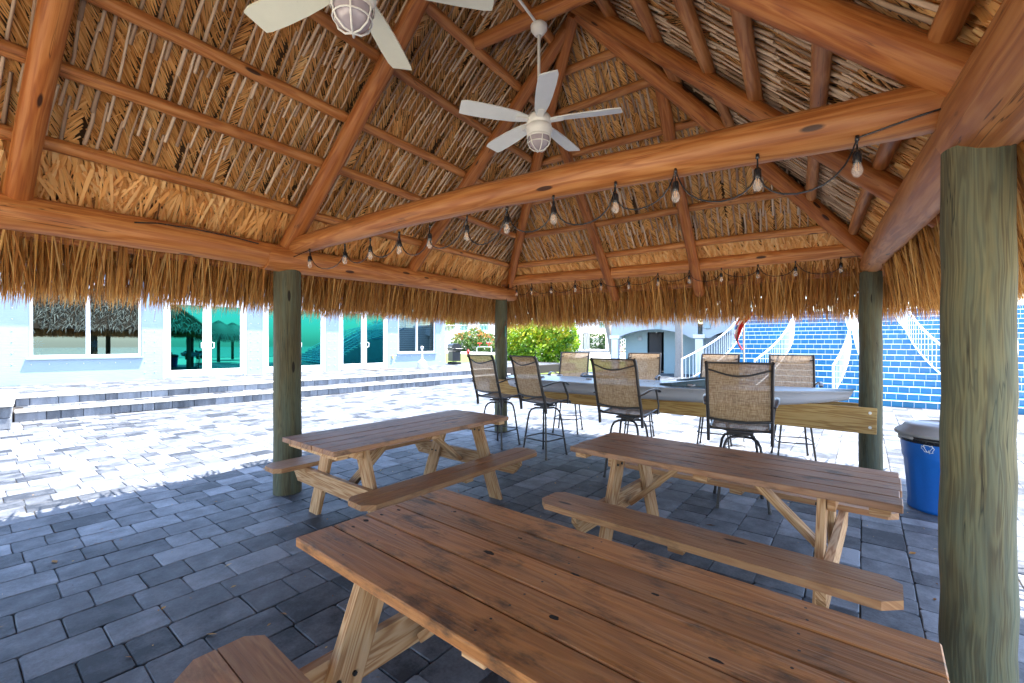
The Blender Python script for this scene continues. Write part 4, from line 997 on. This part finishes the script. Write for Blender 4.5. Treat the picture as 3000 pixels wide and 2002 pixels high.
attach(mb.build('side_wall', M['stucco']), stc)
def railing(xf, k0=.6, label=None):
    HR = .78; mb = MB(); ks = [k0+(11-k0)*i/14 for i in range(15)]+[14.2, 17.2]
    P_ = [V(xf(k), sy_(0)+TR*(k+.4)+(.9*min(1, (k-11)/3.2) if k > 11 else 0), RH*(k+1)) for k in ks]
    topl = [p+V(0, 0, HR) for p in P_]; botl = [p+V(0, 0, .07) for p in P_]
    tube(mb, topl, .03, 8, flat=(1, .8)); tube(mb, botl, .018, 6)
    for i in range(len(P_)-1):
        a_, b_ = P_[i], P_[i+1]; L = (b_-a_).length; n = max(1, int(L/.115))
        for q in range(n):
            p = a_.lerp(b_, q/n); tube(mb, [p+V(0, 0, .07), p+V(0, 0, HR)], .008, 5, False)
    for p in (P_[0], P_[14], P_[-1]): tube(mb, [p-V(0, 0, .05), p+V(0, 0, HR+.02)], .026, 8)
    o = attach(mb.build('railing', M['white']), stc)
    if label: o['label'] = label
railing(lambda k: -1.83-1.15*flare(k)); railing(lambda k: -.30-.78*flare(k)); railing(lambda k: 1.14-.45*flare(k), -.0); railing(lambda k: 1.22+.22*flare(k), -.0); railing(lambda k: 2.45+.55*flare(k), 2.2); railing(lambda k: 4.3-.5*flare(k))
mb = MB(); cbox(mb, (3.5, 22.5, 1.3), (11, 3.4, 2.6), ch=.01); attach(mb.build('landing', M['stucco']), stc)
mb = MB(); tube(mb, [(-1.9, 20.9, 3.5), (9, 20.9, 3.5)], .03, 8)
for i in range(90): tube(mb, [(-1.9+i*.12, 20.9, 2.64), (-1.9+i*.12, 20.9, 3.5)], .011, 5, False)
attach(mb.build('landing_railing', M['white']), stc)

# ---------------- arcade building ----------------
arc = empty('arcade_building', (-5, 21.3, 0)); tag(arc, 'pale aqua building with a shallow arch between white columns and an open dark doorway', 'building')
mb = MB()
for xa, xb in ((-8.0, -4.1), (-3.75, -.2)):
    n = 14; poly = [(xa-.05, 2.75), (xa-.05, 1.72)]
    for i in range(n+1): t_ = i/n; poly.append((xa+.28+(xb-xa-.5)*t_, 1.74+.40*math.sin(math.pi*t_)**.75))
    poly += [(xb+.1, 1.72), (xb+.1, 2.75)]
    for i in range(2, len(poly)-3):
        (x_a, z_a), (x_b, z_b) = poly[i], poly[i+1]
        vs = [V(x_a, 21.15, z_a), V(x_b, 21.15, z_b), V(x_b, 21.15, 2.75), V(x_a, 21.15, 2.75), V(x_a, 21.45, z_a), V(x_b, 21.45, z_b)]
        mb.add(vs, [[0, 1, 2, 3], [0, 4, 5, 1]])
    for x_a, x_b in ((xa-.05, xa+.28), (xb-.22, xb+.1)): quad(mb, (x_a, 21.15, 1.72), (x_b, 21.15, 1.72), (x_b, 21.15, 2.75), (x_a, 21.15, 2.75))
cbox(mb, (-4.3, 22.6, 2.8), (8.4, 3.2, .12), ch=.01); quad(mb, (-8.06, 24, 1.72), (-8.06, 21.15, 1.72), (-8.06, 21.15, 2.75), (-8.06, 24, 2.75))
quad(mb, (-8.06, 21.5, 2.3), (0, 21.5, 2.3), (0, 24, 2.3), (-8.06, 24, 2.3))
attach(mb.build('arched_fascia', M['stucco']), arc)
for x in (-7.88, -3.95):
    mb = MB(); cbox(mb, (x, 21.3, .84), (.33, .33, 1.68), ch=.01); cbox(mb, (x, 21.3, 1.79), (.5, .42, .17), ch=.01); attach(mb.build('column', M['white']), arc)
for x in (-5.75, -3.6):
    mb = MB(); cbox(mb, (x, 21.08, 2.28), (.28, .1, .3), ch=.02); attach(mb.build('wall_lamp', M['stucco2']), arc)
mb = MB(); yW = 22.35; D0, D1, DT = -6.62, -5.80, 2.03
for a_, b_, c_, d_ in ((-7.75, D0, 0, 2.4), (D1, -3.9, 0, 2.4), (D0, D1, DT, 2.4)): quad(mb, (a_, yW, c_), (b_, yW, c_), (b_, yW, d_), (a_, yW, d_))
quad(mb, (-7.75, 24.5, 0), (-7.75, yW, 0), (-7.75, yW, 2.4), (-7.75, 24.5, 2.4)); quad(mb, (D0, yW, 0), (D0, yW+.12, 0), (D0, yW+.12, DT), (D0, yW, DT)); quad(mb, (D1, yW+.12, 0), (D1, yW, 0), (D1, yW, DT), (D1, yW+.12, DT))
attach(mb.build('back_wall', M['stucco2']), arc)
mb = MB()
for x in (-2.95, -2.3): quad(mb, (x, yW, 0), (x+.6, yW, 0), (x+.6, yW, 1.9), (x, yW, 1.9))
quad(mb, (-3.9, yW+.02, 0), (0, yW+.02, 0), (0, yW+.02, 2.4), (-3.9, yW+.02, 2.4)); attach(mb.build('store_wall', M['stucco']), arc)
mb = MB(); cbox(mb, (-3.2, yW-.01, 1.9), (1.2, .05, .12)); attach(mb.build('door_head', M['black']), arc)
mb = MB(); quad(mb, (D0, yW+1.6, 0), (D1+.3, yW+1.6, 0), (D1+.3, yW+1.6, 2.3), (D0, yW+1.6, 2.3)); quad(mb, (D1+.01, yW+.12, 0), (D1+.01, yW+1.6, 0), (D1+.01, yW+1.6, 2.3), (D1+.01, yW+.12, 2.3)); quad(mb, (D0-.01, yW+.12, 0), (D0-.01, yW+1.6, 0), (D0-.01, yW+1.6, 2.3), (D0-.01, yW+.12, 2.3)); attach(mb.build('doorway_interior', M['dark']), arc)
mb = MB(); cbox(mb, (D0+.34, yW+.25, 1.0), (.6, .04, 1.98), (V(math.cos(.35), math.sin(.35), 0), V(-math.sin(.35), math.cos(.35), 0), V(0, 0, 1)), .005); dr_ = attach(mb.build('open_door', M['doorb']), arc)
mb = MB(); lathe(mb, [(.13, 0), (.13, .02), (0, .03)], 20); o = mb.build('vent_cover', M['stucco']); o.parent = arc; o.location = (-6.98+5, yW-21.32, 1.72); o.rotation_euler = (rad(90), 0, 0)

# ---------------- palms ----------------
def palm(base, top, r0, r1, label, ncro=16, crown=2.6):
    t = empty('palm_tree', base); tag(t, label, 'palm tree', 'palm trees by the arcade'); b = Vector(base); e = Vector(top)-b; mb = MB(); n = 46; pts_ = []; rs = []
    for i in range(n+1):
        u = i/n; pts_.append(V(e.x*u**1.15, e.y*u, e.z*u)); rs.append((r0+(r1-r0)*u+(.05*max(0, .08-u)/.08))*(1+.035*(i % 2)))
    tube(mb, pts_, rs, 14, rough=.08); mb.build('trunk', M['bark'], t)
    mb = MB()
    for k in range(ncro):
        an = k*2.399; el = R.uniform(-.35, .9); d = V(math.cos(an)*math.cos(el), math.sin(an)*math.cos(el), math.sin(el)); p = e.copy(); pp = [p.copy()]
        for i in range(10): p = p+d*(crown/10); d = (d+V(0, 0, -.16)).normalized(); pp.append(p.copy())
        tube(mb, pp, [.02*(1-i/12) for i in range(11)], 4, False, tone=.5)
        for i in range(1, 11):
            dd = (pp[i]-pp[i-1]).normalized(); sd = dd.cross(V(0, 0, 1)).normalized()
            for q in range(3):
                for sg in (-1, 1):
                    o_ = pp[i-1].lerp(pp[i], q/3); blade(mb, o_, (sd*sg+dd*.7+V(0, 0, -.35)), .55*math.sin(math.pi*(i+q/3)/11.5)+.1, .045, dd, V(0, 0, 1), R.uniform(.2, .9), 2, 0, .3, .1)
    mb.build('crown', M['leafd'], t)
palm((-8.55, 23.1, 0), (-10.1, 23.6, 6.2), .17, .12, 'leaning grey palm trunk between the lime bush and the arcade')
palm((-4.62, 20.35, 0), (-4.75, 20.6, 6.6), .165, .13, 'straight grey palm trunk standing in front of the arcade near its right column')

# ---------------- bushes ----------------
def bush(name, loc, lobes, n, mat, label, size=.14, group=None, cat='bush'):
    t = empty(name, loc); tag(t, label, cat, group); mb = MB()
    for q in range(6):
        an = q*1.05; tube(mb, [(0, 0, 0), (math.cos(an)*.3, math.sin(an)*.3, .7), (math.cos(an)*.9, math.sin(an)*.9, 1.5)], [.06, .04, .015], 6)
    mb.build('stems', M['bark'], t); mb = MB(); tot = sum(l[3]**2 for l in lobes)
    for (x, y, z, r) in lobes:
        for q in range(int(n*r*r/tot)):
            u = V(R.gauss(0, 1), R.gauss(0, 1), R.gauss(0, 1)).normalized(); rr_ = r*(1-abs(R.gauss(0, .14)))*(1+.28*noise.noise(u*2.3+V(x, y, z)))
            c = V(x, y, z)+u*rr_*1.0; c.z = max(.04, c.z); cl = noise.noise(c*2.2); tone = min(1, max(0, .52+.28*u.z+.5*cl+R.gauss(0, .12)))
            d = (u+V(R.gauss(0, .6), R.gauss(0, .6), R.gauss(0, .6))).normalized(); sd = d.orthogonal().normalized(); s_ = size*R.uniform(.6, 1.3)
            for w_ in range(3):
                dd = (d+sd*(w_-1)*.8).normalized(); s2 = dd.cross(u+V(.1, .2, .3)).normalized(); mb.add([c, c+dd*s_*.5+s2*s_*.22, c+dd*s_, c+dd*s_*.5-s2*s_*.22], [[0, 1, 2, 3]], None, tone)
    mb.build('foliage', M[mat], t); return t
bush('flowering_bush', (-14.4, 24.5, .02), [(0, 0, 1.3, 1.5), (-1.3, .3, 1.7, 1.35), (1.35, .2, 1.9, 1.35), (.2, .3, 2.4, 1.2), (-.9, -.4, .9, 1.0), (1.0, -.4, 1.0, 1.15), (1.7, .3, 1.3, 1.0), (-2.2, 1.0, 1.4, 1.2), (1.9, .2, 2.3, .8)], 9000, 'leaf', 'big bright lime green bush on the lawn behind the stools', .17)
bush('garden_shrub', (-43.5, 52, .3), [(0, 0, 1.2, 1.5), (2.2, .4, 1.6, 1.8), (4.4, 0, 1.2, 1.4)], 2500, 'leafr', 'shrub with orange blooms under the raised house on the left', .3)
bush('garden_shrub', (-36.5, 50, .3), [(0, 0, .5, .6), (1, 0, .5, .6), (2.2, 0, .5, .6)], 1200, 'leafr', 'low flowering border at the road edge left of the lime bush', .2)
bush('hedge', (-54, 78, .4), [(i*3.0, (i % 3), 2.2, 2.6) for i in range(-2, 16)], 6000, 'leafd', 'dark green hedge far behind the raised houses', .5, cat='hedge')
bush('yellow_palm_bush', (-52, 60, .4), [(0, 0, 4, 1.8), (1.5, 0, 5, 1.6)], 1600, 'leaf', 'tall yellow-green foliage above the raised house stairs', .5)

# ---------------- raised houses ----------------
def raised(loc, W_, label, stairs, ncol=4, floor=3.0):
    t = empty('raised_house', loc, rad(18)); tag(t, label, 'house', 'raised white houses beyond the road')
    mb = MB(); cbox(mb, (0, 3, floor+2.1), (W_, 8, 3.6), ch=.02); mb.build('walls', M['stucco'], t)
    mb = MB(); cbox(mb, (0, 1.2, floor+.1), (W_+1, 11.5, .45), ch=.02); mb.build('deck', M['white'], t)
    for i in range(ncol):
        for y in (-4, 1.5, 6):
            mb = MB(); cbox(mb, (-W_/2+.3+i*(W_-.6)/(ncol-1), y, floor/2), (.42, .42, floor), ch=.02); mb.build('column', M['white'], t)
    mb = MB(); tube(mb, [(-W_/2-.4, -4.4, floor+1.3), (W_/2+.4, -4.4, floor+1.3)], .05, 6)
    for i in range(int(W_/.25)): tube(mb, [(-W_/2-.4+i*.25, -4.4, floor+.3), (-W_/2-.4+i*.25, -4.4, floor+1.3)], .022, 4, False)
    mb.build('deck_railing', M['white'], t)
    for i in range(3):
        mb = MB(); x = -W_/2+1.6+i*(W_-3)/2.2; cbox(mb, (x, -1.03, floor+1.6), (1.5, .06, 2.0)); mb.build('window', M['teal'], t)
    x0, dx = stairs; mb = MB(); n = 16
    for i in range(n): cbox(mb, (x0+dx*i/n*5, -5.1, floor*(i+.5)/n), (.36, 1.1, .16), ch=.01)
    for yy in (-5.65, -4.55):
        board(mb, (x0-.1*dx, yy, .0), (x0+dx*5, yy, floor), .05, .3, up=(0, 0, 1)); 
        for h_ in (1.0, .5): tube(mb, [(x0, yy, h_+.1), (x0+dx*5, yy, floor+h_)], .035, 6)
        for i in range(20): u = i/20; tube(mb, [(x0+dx*5*u, yy, floor*u), (x0+dx*5*u, yy, floor*u+1.05)], .022, 4, False)
    mb.build('stairs', M['white'], t)
raised((-45.5, 61, .35), 11, 'raised white house on columns at the left, its outside stair rising past the grill', (-8.0, 1), 4, 2.75)
raised((-24.0, 62, .35), 15, 'raised white house on columns right of the lime bush with a car beneath', (1.2, 1), 5, 2.75)
mb = MB(); cbox(mb, (-30, 84, 1.3), (70, .3, 2.6), ch=.02); tag(mb.build('boundary_wall', M['cap']), 'long pale wall far behind the parked car', 'wall')
# car under right house
t = empty('parked_car', (-30.3, 58.5, .33), rad(14)); tag(t, 'silver car parked under the raised house, half hidden by the lime bush', 'car')
XZ = Matrix(((1, 0, 0, 0), (0, 0, 1, 0), (0, 1, 0, 0), (0, 0, 0, 1)))
mb = MB(); prism(mb, [(-2.2, .3), (2.2, .3), (2.25, .75), (2.0, .95), (1.2, 1.02), (.4, 1.45), (-.9, 1.5), (-1.9, 1.05), (-2.25, .9)], -.85, .85, XZ); mb.build('body', M['carp'], t)
mb = MB(); prism(mb, [(1.1, 1.02), (.42, 1.38), (-.85, 1.42), (-1.5, 1.06)], -.862, .862, XZ); mb.build('side_windows', M['cargl'], t)
for x in (-1.4, 1.4):
    for y in (-.8, .8): mb = MB(); tube(mb, [(x, y-.1, .33), (x, y+.1, .33)], .33, 18); mb.build('wheel', M['rubber'], t)
# bicycles
def bike(loc, rz, label, mat):
    t = empty('bicycle', loc, rz); tag(t, label, 'bicycle', 'bicycles under the arcade')
    for x in (-.52, .52):
        mb = MB(); tube(mb, [(x+.33*math.cos(q*math.pi/10), 0, .34+.33*math.sin(q*math.pi/10)) for q in range(21)], .022, 6, False); w_ = mb.build('wheel', M['rubber'], t)
    mb = MB()
    for a_, b_ in (((-.52, .34), (-.12, .3)), ((-.52, .34), (-.2, .75)), ((-.12, .3), (-.22, .85)), ((-.12, .3), (.38, .72)), ((-.2, .72), (.36, .82)), ((.52, .34), (.34, .98))): tube(mb, [(a_[0], 0, a_[1]), (b_[0], 0, b_[1])], .02, 6)
    mb.build('frame', M[mat], t); mb = MB(); tube(mb, [(-.33, 0, .88), (-.1, 0, .88)], .05, 8, flat=(1, .5)); mb.build('saddle', M['rubber'], t); mb = MB(); tube(mb, [(.25, -.28, 1.0), (.34, -.1, 1.0), (.34, .1, 1.0), (.25, .28, 1.0)], .015, 6); mb.build('handlebar', M['steel'], t)
bike((-16.9, 46.0, .2), rad(10), 'red bicycle parked behind the left arcade column', 'redc'); bike((-15.9, 45.6, .2), rad(30), 'yellow bicycle parked next to the red one', 'yel')
# hydrant + pipework
t = empty('fire_hydrant', (-27.6, 33.9, .1)); tag(t, 'red fire hydrant on the lawn beyond the leftmost stool', 'hydrant')
mb = MB(); lathe(mb, [(.18, 0), (.18, .05), (.12, .07), (.12, .5), (.16, .52), (.16, .56), (.12, .6), (.08, .7), (.03, .74), (.03, .79), (0, .79)], 14); mb.build('barrel', M['red'], t); mb = MB(); tube(mb, [(-.2, 0, .42), (.2, 0, .42)], .06, 8); tube(mb, [(0, -.18, .42), (0, .1, .42)], .07, 8); mb.build('outlets', M['red'], t)
t = empty('pipe_valve', (-29.5, 39.0, .14), rad(30)); tag(t, 'pipe loop with red valve handles beside the road', 'valve')
mb = MB(); tube(mb, [(-.8, 0, 0), (-.8, 0, .8), (-.7, 0, .9), (.7, 0, .9), (.8, 0, .8), (.8, 0, 0)], .07, 8); mb.build('pipe', M['steel'], t)
for x in (-.5, .5): mb = MB(); tube(mb, [(x, 0, .9), (x, 0, 1.3)], .05, 8); tube(mb, [(x-.25, 0, 1.3), (x+.25, 0, 1.3)], .05, 8); mb.build('valve_handle', M['redc'], t)
def boulder(loc, r, mat, label, cat='rock', group=None):
    mb = MB(); n, m = 14, 9; vs = []
    for i in range(m):
        for j in range(n):
            th, ph = math.pi*i/(m-1), 2*math.pi*j/n; u = V(math.sin(th)*math.cos(ph), math.sin(th)*math.sin(ph), math.cos(th)*.75); vs.append(u*r*(1+.3*noise.noise(u*1.7+Vector(loc))))
    mb.add(vs, [[(i+1)*n+j, (i+1)*n+(j+1) % n, i*n+(j+1) % n, i*n+j] for i in range(m-1) for j in range(n)], smooth=True); o = mb.build('boulder', M[mat]); o.location = loc; tag(o, label, cat, group)
boulder((-22.9, 44.5, .5), .55, 'rock', 'rounded orange boulder at the right edge of the lime bush')
for i in range(16): boulder((-12.3+i*.17+R.uniform(-.1, .1), 31+R.uniform(-.5, .5)+i*.12, .14), R.uniform(.1, .22), 'rockw', 'pale rock in the row edging the lawn left of the leaning palm', group='pale rocks edging the lawn')
# ---------------- beach side (reflected in the glass) ----------------
def tiki(loc, r, h, label):
    t = empty('thatched_umbrella', loc); tag(t, label, 'umbrella', 'thatched umbrellas on the beach side'); mb = MB(); tube(mb, [(0, 0, 0), (0, 0, h+.9)], .11, 12); mb.build('pole', M['post'], t); mb = MB()
    lathe(mb, [(r*.97, h), (r*.75, h+.55), (r*.35, h+1.05), (0, h+1.3)], 24)
    for q in range(2200):
        an = R.uniform(0, 6.283); f = R.uniform(0, 1)**.6; p = V(math.cos(an)*r*f, math.sin(an)*r*f, h+1.3*(1-f**1.3)+.06); d = V(math.cos(an), math.sin(an), -.9-f); blade(mb, p, d, .55, .05, V(-math.sin(an), math.cos(an), 0), V(0, 0, 1), R.random(), 2, 0, .5, .1)
    mb.build('thatch_canopy', M['grey_thatch'], t)
tiki((7.5, 8.2, 0), 1.5, 1.9, 'thatched umbrella on the beach side mirrored in the right-hand pane of the first glass door'); tiki((13.5, 9.6, 0), 1.6, 2.0, 'farther thatched umbrella on the beach side, beyond the patio')

# leaf litter and grit on the paving
mb = MB()
for q in range(420):
    x = R.uniform(-6.5, 1.6); y = R.uniform(.2, 7); an = R.uniform(0, 6.28); l_ = R.uniform(.004, .02) if q % 9 else R.uniform(.02, .045); w_ = l_*R.uniform(.15, .5); d = V(math.cos(an), math.sin(an), 0); e = V(-d.y, d.x, 0); c = V(x, y, .0045)
    mb.add([c-d*l_, c-e*w_+V(0, 0, .003), c+d*l_, c+e*w_], [[0, 1, 2, 3]], None, R.random())
tag(mb.build('leaf_litter', M['fringe']), 'scattered bits of dry leaf on the shaded paving', 'litter', None, 'stuff')
